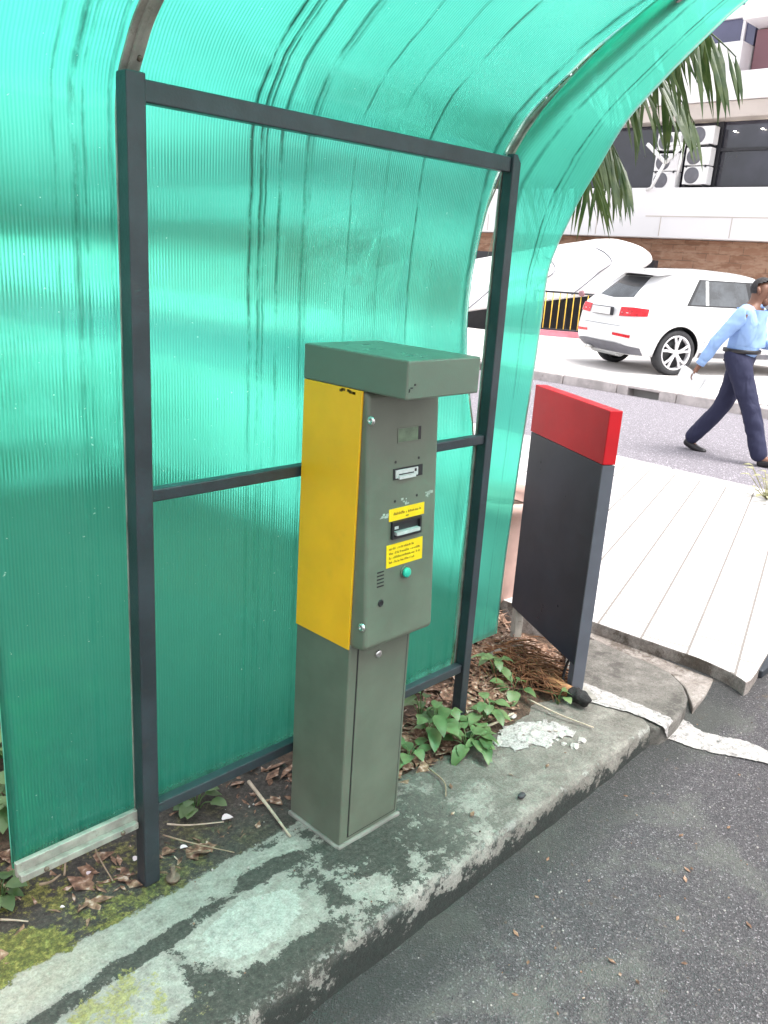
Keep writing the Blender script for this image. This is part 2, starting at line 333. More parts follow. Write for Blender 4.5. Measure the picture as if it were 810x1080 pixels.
def linepaint():
    n = N('worn_white_line_paint'); f = n.noise(38, 10, rough=.75); g = n.noise(160, 6, rough=.7)
    c = n.mix(n.step(f, .42, .6), (.42, .395, .38), (.30, .28, .27)); c = n.scale(c, n.ramp(g, [(.3, .5), (.5, 1.), (.7, 1.25)]))
    b = n.bsdf(Base_Color=c, Roughness=.85, Normal=n.bump(f, .7, .008)); t = n.n('ShaderNodeBsdfTransparent')
    m = n.n('ShaderNodeMixShader'); n.inp(m, 0, n.step(n.math('ADD', f, n.math('MULTIPLY', n.math('SUBTRACT', g, .5), .6)), .60, .67)); n.inp(m, 1, b.outputs[0]); n.inp(m, 2, t.outputs[0])
    return n.done(m)
MAT['line'] = linepaint()
def stonewall():
    n = N('brown_stone_wall'); o = n.obj()
    mp = n.n('ShaderNodeMapping'); n.inp(mp, 0, o); mp.inputs['Rotation'].default_value = (0, R(90), R(90))
    sep = n.n('ShaderNodeSeparateXYZ', Vector=o); cmb = n.n('ShaderNodeCombineXYZ'); n.inp(cmb, 0, sep.outputs[1]); n.inp(cmb, 1, sep.outputs[2])
    b = n.n('ShaderNodeTexBrick'); n.inp(b, 0, cmb.outputs[0]); b.inputs['Scale'].default_value = 1
    b.inputs['Brick Width'].default_value = .7; b.inputs['Row Height'].default_value = .22; b.inputs['Mortar Size'].default_value = .012
    b.inputs['Color1'].default_value = (.25, .125, .075, 1); b.inputs['Color2'].default_value = (.36, .20, .13, 1); b.inputs['Mortar'].default_value = (.20, .12, .08, 1)
    c = n.mix(n.step(n.noise(3, 7, sc=(1, 1, 3)), .4, .65), b.outputs[0], (.40, .25, .17))
    return n.done(n.bsdf(Base_Color=c, Roughness=.85, Normal=n.bump(n.noise(6, 6), .5, .05)))
MAT['stonewall'] = stonewall()
def lamp_m():
    n = N('lit_ceiling_lamp'); e = n.n('ShaderNodeEmission', Color=(1, .93, .8), Strength=9.0); return n.done(e)
MAT['lamp'] = lamp_m()

# ------------------------------------------------------------------ mesh helpers
class MB:
    def __init__(s): s.b = bmesh.new()
    def box(s, a, b, bev=0, seg=2, mat=0, rot=None):
        "axis-aligned box a..b, optionally bevelled, optionally rotated about its centre by matrix rot"
        a, b = Vector(a), Vector(b); c = (a+b)/2; d = b-a
        t = bmesh.new(); bmesh.ops.create_cube(t, size=1)
        for v in t.verts: v.co = Vector((v.co.x*d.x, v.co.y*d.y, v.co.z*d.z))
        if bev: bmesh.ops.bevel(t, geom=list(t.edges), offset=bev, segments=seg, affect='EDGES', profile=.5)
        for v in t.verts: v.co = (rot @ v.co if rot is not None else v.co) + c
        s.join(t, mat); return s
    def join(s, t, mat=0):
        vm = {}
        for v in t.verts: vm[v] = s.b.verts.new(v.co)
        for f in t.faces:
            try: nf = s.b.faces.new([vm[v] for v in f.verts]); nf.smooth = f.smooth; nf.material_index = mat
            except ValueError: pass
        t.free()
    def faces(s, pts, fs, mat=0, smooth=False):
        vs = [s.b.verts.new(p) for p in pts]
        for f in fs:
            try: nf = s.b.faces.new([vs[i] for i in f]); nf.material_index = mat; nf.smooth = smooth
            except ValueError: pass
        return vs
    def facs(s, *a, **k): s.faces(*a, **k); return s
    def prism(s, poly, off, mat=0, bev=0):
        "polygon (list of points) extruded by the vector off"
        t = bmesh.new(); vs = [t.verts.new(p) for p in poly]; f = t.faces.new(vs)
        r = bmesh.ops.extrude_face_region(t, geom=[f]); 
        for g in r['geom']:
            if isinstance(g, bmesh.types.BMVert): g.co += Vector(off)
        bmesh.ops.recalc_face_normals(t, faces=t.faces)
        if bev: bmesh.ops.bevel(t, geom=list(t.edges), offset=bev, segments=2, affect='EDGES', profile=.5)
        s.join(t, mat); return s
    def tube(s, pts, r, n=8, mat=0, cap=True, smooth=True):
        pts = [Vector(p) for p in pts]; rs = r if isinstance(r, (list, tuple)) else [r]*len(pts)
        rings = []; ref = None
        for i, p in enumerate(pts):
            d = (pts[min(i+1, len(pts)-1)]-pts[max(i-1, 0)]).normalized()
            if ref is None: ref = d.orthogonal().normalized()
            ref = (ref - d*ref.dot(d)); ref = ref.normalized() if ref.length > 1e-6 else d.orthogonal().normalized()
            q = d.cross(ref)
            rings.append([s.b.verts.new(p + (ref*math.cos(a)+q*math.sin(a))*rs[i]) for a in [2*PI*k/n for k in range(n)]])
        for A, B in zip(rings, rings[1:]):
            for k in range(n):
                f = s.b.faces.new((A[k], A[(k+1) % n], B[(k+1) % n], B[k])); f.smooth = smooth; f.material_index = mat
        if cap:
            for ring in (rings[0][::-1], rings[-1]):
                f = s.b.faces.new(ring); f.material_index = mat
        return s
    def lathe(s, prof, c, axis=(0, 0, 1), n=24, mat=0, smooth=True, cap=True):
        "profile [(radius, height)] spun about axis through c"
        ax = Vector(axis).normalized(); u = ax.orthogonal().normalized(); w = ax.cross(u); c = Vector(c)
        rings = [[s.b.verts.new(c + ax*h + (u*math.cos(2*PI*k/n)+w*math.sin(2*PI*k/n))*max(r, 1e-4)) for k in range(n)] for r, h in prof]
        for A, B in zip(rings, rings[1:]):
            for k in range(n):
                f = s.b.faces.new((A[k], A[(k+1) % n], B[(k+1) % n], B[k])); f.smooth = smooth; f.material_index = mat
        for ring in (rings[0][::-1], rings[-1]) if cap else ():
            f = s.b.faces.new(ring); f.material_index = mat
        return s
    def grid(s, fn, nu, nv, mat=0, smooth=True):
        vs = [[s.b.verts.new(fn(i/nu, j/nv)) for j in range(nv+1)] for i in range(nu+1)]
        for i in range(nu):
            for j in range(nv):
                f = s.b.faces.new((vs[i][j], vs[i+1][j], vs[i+1][j+1], vs[i][j+1])); f.smooth = smooth; f.material_index = mat
        return s
    def build(s, name, mats, parent=None, recalc=True):
        if recalc: bmesh.ops.recalc_face_normals(s.b, faces=s.b.faces)
        me = bpy.data.meshes.new(name); s.b.to_mesh(me); s.b.free()
        for m in (mats if isinstance(mats, (list, tuple)) else [mats]): me.materials.append(MAT[m] if isinstance(m, str) else m)
        o = bpy.data.objects.new(name, me); C.objects.link(o)
        if parent is not None: attach(o, parent)
        return o
def wloc(o):
    v = Vector((0, 0, 0))
    while o is not None: v += o.location; o = o.parent
    return v
def attach(o, parent):
    "parent o; its mesh is in world coordinates, so undo the (unrotated) ancestors' offset"
    o.parent = parent
    q = parent
    while q is not None and not q.get('local'): q = q.parent
    if q is None: o.location = -wloc(parent)
def tag(o, label=None, cat=None, group=None, kind=None):
    if label: o['label'] = label
    if cat: o['category'] = cat
    if group: o['group'] = group
    if kind: o['kind'] = kind
    return o
def thing(name, label, cat, loc=(0, 0, 0), rz=0, group=None, local=False):
    o = bpy.data.objects.new(name, None); C.objects.link(o); o.location = loc; o.rotation_euler.z = rz; o.empty_display_size = .1
    if local: o['local'] = 1
    return tag(o, label, cat, group)
def bx(name, a, b, mat, parent=None, bev=0, seg=2): return MB().box(a, b, bev, seg).build(name, mat, parent)
def struct(name, mb, mat): return tag(mb.build(name, mat), kind='structure')
def lerp(a, b, t): return a+(b-a)*t
def interp(tab, z):
    if z <= tab[0][0]: return tab[0][1]
    for (z0, a), (z1, b) in zip(tab, tab[1:]):
        if z <= z1: return a+(b-a)*(z-z0)/(z1-z0)
    return tab[-1][1]
def bez(pts, n):
    "Catmull-Rom through pts"
    P = [Vector(p) for p in pts]; P = [P[0]*2-P[1]] + P + [P[-1]*2-P[-2]]; out = []
    for i in range(1, len(P)-2):
        for k in range(n):
            t = k/n; a, b, c, d = P[i-1:i+3]
            out.append(.5*((2*b)+(c-a)*t+(2*a-5*b+4*c-d)*t*t+(3*b-a-3*c+d)*t**3))
    return out+[P[-2]]

# ------------------------------------------------------------------ ground, roads, pavements
struct('ground', MB().facs([(-300, -300, -.62), (400, -300, -.62), (400, 400, -.62), (-300, 400, -.62)], [(0, 1, 2, 3)]), 'far_pave')
def road_z(x): return interp([(1.3, -.13), (2.4, -.095), (2.75, -.07), (3.05, -.045), (3.35, -.012), (4.2, -.005), (6.6, -.08)], x)
dr = MB()
dr.grid(lambda u, v: Vector((lerp(-7, 6.6, u), lerp(-12, 1.45, v), road_z(lerp(-7, 6.6, u)) + .004*noise.noise(Vector((u*30, v*30, 0))))), 120, 60)
struct('driveway', dr, 'asphalt')

# kerb: one worn slab, its front edge wobbling, its nose rounded at the far end
def kerb_front(x): return 1.125 + .006*noise.noise(Vector((x*3, 0, 2))) + .004*noise.noise(Vector((x*14, 1, 2)))
km = MB()
prof = [(0, -.16), (.002, -.10), (.004, -.05), (.006, -.016), (.010, -.006), (.020, -.001), (.05, 0), (.12, 0), (.2, 0), (.3, 0), (.38, 0), (.46, -.002), (.56, -.004), (.8, -.006)]
nx = 260
def kp(i, j):
    x = lerp(-3, 2.685, i/nx); d, z = prof[j]
    y = kerb_front(x) + d
    rr = .035                                                        # rounded far corner
    if x > 2.685-rr: y += (rr - math.sqrt(max(0, rr*rr-(x-2.685+rr)**2)))*(1 if d < .2 else 0)*(1-d/.2)
    a = .004*noise.noise(Vector((x*9, y*9, z*9))) + .0022*noise.noise(Vector((x*40, y*40, z*40)))
    if d > .37: z -= .05*min(1, max(0, (x-1.55+.12*noise.noise(Vector((x*5, y*5, 0))))/.15))*min(1, (d-.37)/.06)
    ch = max(0, noise.noise(Vector((x*6, 3, 1)))-.25)*.05             # chipped edge
    if 3 <= j <= 6: z -= ch*.5; y += ch*.3
    return Vector((x, y + a*(1 if j < 5 else 0), z + a*(1 if j >= 4 else 0)))
vs = [[km.b.verts.new(kp(i, j)) for j in range(len(prof))] for i in range(nx+1)]
for i in range(nx):
    for j in range(len(prof)-1):
        f = km.b.faces.new((vs[i][j], vs[i+1][j], vs[i+1][j+1], vs[i][j+1])); f.smooth = True
e = [km.b.verts.new((2.685, v.co.y, -.16)) for v in vs[nx]]
for j in range(len(prof)-1): km.b.faces.new((vs[nx][j], vs[nx][j+1], e[j+1], e[j]))
struct('kerb', km, 'kerb')

# planting bed behind it
def bed_h(x, y):
    h = -.012 + .018*noise.noise(Vector((x*2.5, y*2.5, 0))) + .008*noise.noise(Vector((x*11, y*11, 4)))
    if x > 2.64+(y-1.42)*.57: h -= .09
    h += .055*math.exp(-((x-2.45)**2/.16 + (y-1.78)**2/.05))
    return h + .02*min(1, max(0, (y-1.95)/.5))
struct('soil', MB().grid(lambda u, v: Vector((lerp(-4, 3.18, u), lerp(1.47, 6.5, v**1.6), bed_h(lerp(-4, 3.18, u), lerp(1.47, 6.5, v**1.6)))), 150, 70), 'soil')
struct('yard', MB().box((-30, 6.5, -.6), (3.18, 60, .01)), 'far_pave')

# rounded end slab, the step next to it, the gully and the tiled pavement
slab = [gnd(*p) for p in [(610, 740), (650, 754), (680, 765), (697, 767), (708, 762), (717, 754), (724, 744), (726, 734), (721, 722), (708, 709), (690, 699), (664, 689), (630, 674), (600, 668), (596, 700)]]
struct('kerb_end', MB().prism([p+Vector((0, 0, -.004)) for p in slab], (0, 0, -.15), bev=.010), 'conc_slab')
step = [gnd(*p) for p in [(600, 655), (630, 671), (664, 686), (690, 696), (709, 706), (724, 720), (729, 732), (732, 741), (746, 726), (754, 712), (757, 698), (742, 688), (720, 680), (640, 657), (608, 646)]]
struct('pavement_step', MB().prism([p+Vector((0, 0, -.022)) for p in step], (0, 0, -.13), bev=.006), 'conc_dirty')
pe = [(540, 636), (585, 645), (628, 656), (665, 669), (700, 681), (735, 693), (754, 701), (770, 708.5), (781, 715), (787, 719.5), (792, 717), (798, 709), (815, 680), (835, 655)]
P = [gnd(u, v, .036) for u, v in pe]; P += [Vector((6.36, P[-1].y-.1, .036)), Vector((6.36, 40, .036)), Vector((P[0].x, 40, .036))]
pv = MB(); pv.prism(P, (0, 0, -.5), bev=.005)
bmesh.ops.recalc_face_normals(pv.b, faces=pv.b.faces)
for f in pv.b.faces:
    if f.normal.z < .8: f.material_index = 1
struct('pavement', pv, ['tiles', 'conc_dirty'])
ga, gb_ = gnd(748, 702, .0), gnd(772, 712, .0); gn = Vector((gb_.y-ga.y, ga.x-gb_.x, 0)).normalized()
if gn.x > 0: gn = -gn
struct('gully_shade_block', MB().prism([Vector((p.x, p.y, .022))+gn*o for p, o in ((ga, .006), (gb_, .006), (gb_, -.1), (ga, -.1))], (0, 0, -.2), bev=.004), 'black')  # solid black block; the dark inside the drain hole is its colour
ks = MB()
for k in range(40):
    y = 1.2+k*.9; ks.box((6.365, y, -.4), (6.60+random.uniform(-.01, .01), y+.893, .035+random.uniform(-.008, .006)), .018)
struct('street_kerb', ks, 'conc_light')
struct('street', MB().grid(lambda u, v: Vector((lerp(6.58, 10.95, u), lerp(-20, 60, v), -.1+.03*math.sin(PI*u))), 20, 40), 'asphalt_far')
fk = MB()
for k in range(60):
    y = -12+k*.9
    if k in (19, 22): fk.box((10.94, y, -.4), (11.14, y+.25, .04), .015); fk.box((10.94, y+.25, .0), (11.14, y+.72, .045), .012); fk.box((10.94, y+.72, -.4), (11.14, y+.893, .04), .015)
    else: fk.box((10.93+random.uniform(-.01, .01), y, -.4), (11.14, y+.893, .04+random.uniform(-.008, .008)), .018)
struct('far_kerb', fk, 'conc_pale_dirty')
struct('far_pavement', MB().prism([Vector(p) for p in [(11.14, -20, .05), (24.0, -20, .05), (24.0, 5.0, .05), (16.2, 12.6, .05), (15.0, 40, .05), (11.14, 40, .05)]], (0, 0, -.6)), 'far_pave')

# worn white line: over the step, between the slabs, across the drive
ln = [gnd(*p, z) for p, z in [((613, 718), .003), ((640, 729), .003), ((672, 742), .004), ((692, 751), .004), ((706, 756), .003)]]
le = [gnd(*p, z) for p, z in [((617, 739), .005), ((645, 746), .005), ((672, 754), .005), ((688, 761), .005), ((699, 767), .004)]]
m = MB()
la = [rgnd(*p, .004) for p in [(706, 760), (719, 759), (745, 774), (780, 781), (815, 795), (860, 815), (1000, 865)]]
lb = [rgnd(*p, .004) for p in [(701, 778), (710, 781), (738, 792), (770, 798), (808, 806), (860, 828), (1000, 880)]]
def ribbon(m, A, B, n=24, w=.009):
    "painted strip with ragged edges"
    A = bez(A, n); B = bez(B, n)
    def rag(a, sd): return a+Vector((noise.noise(a*22+sd)+.6*noise.noise(a*60+sd)+.4*noise.noise(a*150+sd), noise.noise(a*25+sd*2)+.6*noise.noise(a*70+sd)+.4*noise.noise(a*160+sd), 0))*w
    A = [rag(a, Vector((1, 2, 3))) for a in A]; B = [rag(b, Vector((7, 1, 5))) for b in B]
    va = [m.b.verts.new(a) for a in A]; vb = [m.b.verts.new(b) for b in B]
    for i in range(len(A)-1): m.b.faces.new((va[i], va[i+1], vb[i+1], vb[i]))
ribbon(m, la, lb); ribbon(m, ln, le)
ribbon(m, [gnd(704, 755, .003), gnd(709, 759.5, .0), rgnd(712, 763, .004)], [gnd(698, 766, .003), gnd(701, 769.5, .0), rgnd(704, 780, .004)], 12, .004)
struct('painted_line', m, 'line')
tag(bx('metal_plate', rgnd(803, 716), rgnd(803, 716)+Vector((.9, .16, .035)), 'steel_dark', bev=.006), 'dark steel plate lying at the right end of the white tiled pavement', 'plate')

# ------------------------------------------------------------------ the shelter
YW = 1.618
sh = thing('shelter', 'green fluted plastic shelter with dark steel posts and a curved roof behind the ticket machine', 'shelter', (1.5, YW, 0))
XL, XR, ZT, ZM, ZB = .920, 2.154, 1.838, 1.019, .206
def post(x, hw):
    p = MB().box((x-hw, YW-hw, 0.0), (x+hw, YW+hw, ZT+.03), .003).build('post', 'steel_dark', sh)
    b = MB()
    b.lathe([(.010, 0), (.010, .006), (.018, .006), (.018, .012), (.006, .013), (.006, .045), (.004, .047)], (x+.043, YW-.045, .002), n=10)
    b.build('anchor_bolt', 'rust', p)
post(XL, .021); post(XR, .0185)
for nm, z, hgt in (('top_beam', ZT, .042), ('mid_rail', ZM, .029), ('bottom_rail', ZB, .030)):
    bx(nm, (XL+.0213, YW-.010, z-hgt/2), (XR-.0188, YW+.018, z+hgt/2), 'steel_dark', sh, .003)
main = [(1.648, .19), (1.648, .6), (1.648, 1.0), (1.648, 1.4), (1.648, 1.74), (1.644, 1.82), (1.630, 1.872), (1.605, 1.912), (1.568, 1.962), (1.511, 2.012), (1.446, 2.06), (1.35, 2.128), (1.201, 2.206), (1.0, 2.295), (.8, 2.362), (.55, 2.415), (.3, 2.43), (.1, 2.425)]
band = [(1.640, .262), (1.634, .6), (1.622, .905), (1.606, 1.2), (1.599, 1.386), (1.594, 1.535), (1.571, 1.622), (1.54, 1.694), (1.508, 1.764), (1.462, 1.844), (1.387, 1.97), (1.286, 2.074), (1.169, 2.178), (1.081, 2.244), (.9, 2.34), (.7, 2.41), (.45, 2.455), (.1, 2.46)]
def sheet(name, pr, x0, x1, mat, nxs, shape=None):
    P = bez([(0, y, z) for y, z in pr], 6)
    m = MB(); rows = []
    for k, p in enumerate(P):
        row = []
        for i in range(nxs+1):
            x = lerp(x0, x1, i/nxs); q = Vector((x, p.y, p.z))
            q.y += .0025*noise.noise(Vector((x*2.2, p.z*3, 7)))
            if shape: q = shape(q, i/nxs)
            row.append(m.b.verts.new(q))
        rows.append(row)
    for a, b in zip(rows, rows[1:]):
        for i in range(nxs): f = m.b.faces.new((a[i], a[i+1], b[i+1], b[i])); f.smooth = True
    bmesh.ops.recalc_face_normals(m.b, faces=m.b.faces)
    # give the sheet its 6 mm: back skin and cut edges
    me = bpy.data.meshes.new(name); m.b.to_mesh(me); m.b.free()
    for mm in (mat, 'sheet_back_clear' if mat == 'sheet_right' else 'sheet_back', 'sheet_edge'): me.materials.append(MAT[mm])
    o = bpy.data.objects.new(name, me); C.objects.link(o)
    nrm = sum(((f.normal.y) for f in me.polygons), 0.0)
    if nrm > 0: me.flip_normals()
    sm = o.modifiers.new('thickness', 'SOLIDIFY'); sm.thickness = .006; sm.offset = -1; sm.material_offset = 1; sm.material_offset_rim = 2
    attach(o, sh); return o
sheet('roof_sheet', main, .600, .924, 'sheet_left', 10)
def bulge(q, t):
    "the middle sheet has come loose and bows back between top beam and mid rail, most at its right end"
    if ZM < q.z < ZT:
        s = math.sin(PI*(q.z-ZM)/(ZT-ZM)); q.y += .048*s*t**1.5
        if t > .955: q.y += .022*s*(t-.955)/.045
        q.x -= .006*s*max(0, (t-.9)/.1)
    q.y += .006*math.sin(t*9)*(1 if q.z < ZM else .5)
    return q
sheet('roof_sheet', main, .929, 2.140, 'sheet_mid', 56, bulge)
main_z = [(z, y) for y, z in main if z < 2.4]
def widen(q, t):
    "the right sheet still clings to the post on its left edge and droops forward on its free right edge"
    if q.z > .3:
        my = interp(main_z, q.z); w_ = interp([(.3, 0), (.9, .8), (1.78, 1), (1.95, .75), (2.2, .45), (2.35, 0)], q.z)
        q.y += (my-.004-q.y)*w_*(1-t)**1.2*(1 if my > q.y else 0)
    q.x -= .085*min(1, max(0, (q.z-1.72)/.4))*(1-t); return q
sheet('roof_sheet', band, 2.176, 2.368, 'sheet_right', 12, widen)
def rib(x, w):
    P = bez([(x, y+.012, z) for y, z in main], 5); m = MB()
    def strip(x0, x1, off0, off1):
        rows = []
        for k, p in enumerate(P):
            d = (P[min(k+1, len(P)-1)]-P[max(k-1, 0)]).normalized(); nn = Vector((0, -d.z, d.y))   # towards the driver / down
            rows.append([m.b.verts.new(Vector((xx, p.y, p.z)) + nn*of) for xx, of in ((x0, off0), (x1, off0), (x1, off1), (x0, off1))])
        for a, b in zip(rows, rows[1:]):
            for i in range(4): m.b.faces.new((a[i], a[(i+1) % 4], b[(i+1) % 4], b[i]))
        m.b.faces.new(rows[0]); m.b.faces.new(rows[-1][::-1])
    strip(x-w/2, x+w/2, .014, .019); strip(x-.007, x+.004, .0195, .026)
    o = m.build('rib', 'alu', sh)
    for k in (34, 52, 66):
        p = P[k]; d = (P[k+1]-P[k-1]).normalized(); nn = Vector((0, -d.z, d.y)); MB().lathe([(.006, 0), (.006, .003), (.003, .005)], Vector((x+w*.3, p.y, p.z))+nn*.0192, nn, 8).build('screw', 'rust', o)
rib(.921, .042); rib(2.154, .040)
tr = MB().box((.600, 1.628, .178), (.9, 1.641, .214), .002).box((.603, 1.612, .172), (.893, 1.628, .190), .002).build('edge_trim', 'alu', sh)
for xx in (.66, .85): MB().lathe([(.006, 0), (.006, .003), (.002, .005)], (xx, 1.612, .181), (0, -1, 0), 8).build('screw', 'rust', tr)

# ------------------------------------------------------------------ the ticket machine
tm = thing('ticket_machine', 'grey-green car park ticket machine with yellow side panel and overhanging cap on the kerb', 'ticket machine', (1.483, 1.485, 0))
x0, x1, y0, y1 = 1.369, 1.597, 1.389, 1.599
col = MB().box((x0, y0, -.01), (x1, y1, .612), .004).build('column', 'machine', tm)
cb = MB()
for (a, b) in (((x0-.008, y0-.010, -.012), (x1+.006, y0+.002, .009)), ((x0-.010, y0, -.012), (x0+.002, y1, .007)), ((x1, y0+.03, -.012), (x1+.03, y1, .012))): cb.box(a, b, .004)
cb.build('mortar_bed', 'conc_grey', tm)
dx0, dx1, dz0, dz1 = 1.401, 1.584, .022, .617
gp = MB()
for a, b in (((dx0-.0035, y0-.0008, dz0-.0035), (dx0, y0+.001, dz1)), ((dx1, y0-.0008, dz0-.0035), (dx1+.0035, y0+.001, dz1)), ((dx0, y0-.0008, dz0-.0035), (dx1, y0+.001, dz0))): gp.box(a, b)
gp.build('door_gap', 'black', tm)
door = MB().box((dx0, y0-.0022, dz0), (dx1, y0+.001, dz1-.004), .0012).build('door', 'machine', tm)
MB().lathe([(.011, 0), (.011, .004), (.008, .006), (.003, .006)], (1.4717, y0-.0024, .558), (0, -1, 0), 16).build('lock', 'chrome', door)
# head: leaning front face with rounded edges
HX0, HX1, HZ0, HZ1 = 1.372, 1.625, .607, 1.2582
def fy(z): return 1.338 + (z-.62)*.0602
hb = bmesh.new()
v = [hb.verts.new(p) for p in [(HX0, fy(HZ0), HZ0), (HX1, fy(HZ0), HZ0), (HX1, 1.597, HZ0), (HX0, 1.597, HZ0), (HX0, fy(HZ1), HZ1), (HX1, fy(HZ1), HZ1), (HX1, 1.597, HZ1), (HX0, 1.597, HZ1)]]
for f in ((0, 3, 2, 1), (4, 5, 6, 7), (0, 1, 5, 4), (1, 2, 6, 5), (2, 3, 7, 6), (3, 0, 4, 7)): hb.faces.new([v[i] for i in f])
hb.edges.ensure_lookup_table()
fe = [e for e in hb.edges if all(q.co.y < 1.45 for q in e.verts) and abs(e.verts[0].co.z-e.verts[1].co.z) < .01]
bmesh.ops.bevel(hb, geom=fe, offset=.020, segments=6, affect='EDGES', profile=.5)
ve = [e for e in hb.edges if abs(e.verts[0].co.x-e.verts[1].co.x) < 1e-5 and all(q.co.y < 1.44 for q in e.verts)]
bmesh.ops.bevel(hb, geom=ve, offset=.010, segments=4, affect='EDGES', profile=.5)
m = MB(); m.join(hb); head = m.build('head', 'machine', tm)
ypan = MB().box((x0-.0035, 1.3915, .598), (HX0-.0005, 1.5985, 1.2582), .001).build('side_panel', 'yellow', tm); ypan['label'] = 'yellow side panel'
ch = MB()
for k in range(9):
    yy = 1.405+.06*random.random(); zz = 1.251-.005*random.random(); ch.box((x0-.0042, yy, zz), (x0-.0035, yy+.004+.006*random.random(), zz+.006))
ch.build('chipped_paint', 'ink', ypan)
for (yy, zz) in ((1.3616, 1.194), (1.353, .674)):
    MB().lathe([(.0115, 0), (.0115, .002), (.0085, .0055), (.0035, .006), (.003, .003)], (HX0, yy, zz), (-1, 0, 0), 16).build('bolt', 'chrome', head)
cap = MB().box((1.366, 1.252, 1.2585), (1.62, 1.603, 1.3455), .004).build('cap', 'machine_cap', tm)
cm = MB()
for a, b in (((1.372, 1.276), (1.376, 1.284)), ((1.377, 1.284), (1.385, 1.287)), ((1.389, 1.290), (1.394, 1.294))): cm.box((a[0], 1.2514, a[1]), (b[0], 1.252, b[1]))
cm.build('paint_chip', 'black', cap)
# things on the leaning face
def plate(m, xa, xb, za, zb, o0, o1, mat=0):
    P = [(xa, fy(za)-o0, za), (xb, fy(za)-o0, za), (xb, fy(zb)-o0, zb), (xa, fy(zb)-o0, zb)]
    Q = [(xa, fy(za)-o1, za), (xb, fy(za)-o1, za), (xb, fy(zb)-o1, zb), (xa, fy(zb)-o1, zb)]
    m.faces(P+Q, [(3, 2, 1, 0), (4, 5, 6, 7), (0, 1, 5, 4), (1, 2, 6, 5), (2, 3, 7, 6), (3, 0, 4, 7)], mat); return m
def frame(m, xa, xb, za, zb, w, o0, o1, mat=0):
    plate(m, xa-w, xa, za-w, zb+w, o0, o1, mat); plate(m, xb, xb+w, za-w, zb+w, o0, o1, mat); plate(m, xa, xb, za-w, za, o0, o1, mat); plate(m, xa, xb, zb, zb+w, o0, o1, mat)
d = frame(MB(), 1.474, 1.556, 1.130, 1.163, .0018, -.0005, .0012) or None
m = MB(); frame(m, 1.474, 1.556, 1.130, 1.163, .002, -.0005, .0014); plate(m, 1.546, 1.556, 1.130, 1.163, -.0005, .0010, 1)
disp = m.build('display', ['machine', 'black'], head)
m = MB(); plate(m, 1.474, 1.546, 1.130, 1.163, -.0005, .0006); m.build('screen', 'lcd', disp)
m = MB(); plate(m, 1.459, 1.566, 1.038, 1.066, -.0005, .0012, 1); plate(m, 1.466, 1.546, 1.042, 1.062, .0012, .004); plate(m, 1.474, 1.532, 1.040, 1.048, .004, .010, 0); plate(m, 1.476, 1.530, 1.049, 1.052, .004, .0045, 1); plate(m, 1.533, 1.540, 1.052, 1.059, .004, .0046, 1)
m.build('ticket_slot', ['silver_plastic', 'black'], head)
m = MB()
for xx, zz in ((1.467, 1.082), (1.551, 1.083), (1.468, .984), (1.548, .987)):
    MB().lathe([(.0035, -.001), (.0035, .0008)], (xx, fy(zz), zz), (0, -1, .06), 10).build('screw_hole', 'black', head)
for cx_, cz_ in ((1.428, .948), (1.588, .982), (1.50, .976)):
    m = MB()
    for k in range(9):
        xx = cx_+random.uniform(-.012, .012); zz = cz_+random.uniform(-.007, .007)
        plate(m, xx, xx+random.uniform(.003, .012), zz, zz+random.uniform(.002, .007), -.0003, .0003+random.random()*.0002)
    m.build('glue_residue', 'glue', head)
def scribble(m, xa, xb, za, zb, off, seed):
    "an unreadable word: a row of small upright and level strokes"
    r = random.Random(seed); x = xa; h = zb-za
    while x < xb:
        w = r.uniform(.0016, .0030)
        if r.random() < .14: x += w; continue
        plate(m, x, x+w*.38, za, za+h*r.choice((.65, .65, 1)), -.0002, off)
        if r.random() < .7: zz = za+h*r.choice((0., .35, .55)); plate(m, x+w*.38, x+w*.8, zz, zz+h*.2, -.0002, off)
        x += w
m = MB(); plate(m, 1.4475, 1.5765, .9345, .9655, -.0003, .0012); st = m.build('sticker', 'sticker', head)
m = MB(); scribble(m, 1.463, 1.563, .949, .956, .0016, 3); plate(m, 1.508, 1.518, .940, .943, 0, .0016); m.build('lettering', 'ink', st)
m = MB(); plate(m, 1.441, 1.574, .8155, .8745, -.0003, .0012); st = m.build('sticker', 'sticker', head)
m = MB()
for k, (zz, xe) in enumerate(((.8605, 1.540), (.8485, 1.563), (.837, 1.563), (.8255, 1.545))): scribble(m, 1.450, xe, zz, zz+.0062, .0016, 11+k)
m.build('lettering', 'ink', st)
# card reader: hooded dark throat with a silver lip
m = MB(); frame(m, 1.461, 1.556, .895, .927, .006, -.001, .007); plate(m, 1.461, 1.556, .895, .927, -.001, .001); rd = m.build('card_reader', 'black', head)
m = MB(); plate(m, 1.466, 1.551, .8985, .907, .001, .013); m.build('lip', 'silver_plastic', rd)
m = MB(); plate(m, 1.467, 1.481, .912, .919, .001, .0024); m.build('chip_mark', 'silver_plastic', rd)
m = MB(); c = (1.510, fy(.792)+.001, .792)
b = m.lathe([(.0165, 0), (.0165, .005), (.014, .006), (.014, .005)], c, (0, -1, .06), 20).build('push_button', 'machine', head)
MB().lathe([(.013, .004), (.013, .012), (.010, .0145), (.002, .0150)], c, (0, -1, .06), 20).build('button_cap', 'button', b)
m = MB()
for k in range(5): plate(m, 1.410, 1.434, .772+k*.0092, .7755+k*.0092, -.0003, .0006)
m.build('speaker_grille', 'black', head)
m = MB(); m.lathe([(.0095, -.001), (.0095, .002), (.007, .003), (.004, .001)], (1.424, fy(.729), .729), (0, -1, .06), 16); m.build('keyhole', 'black', head)

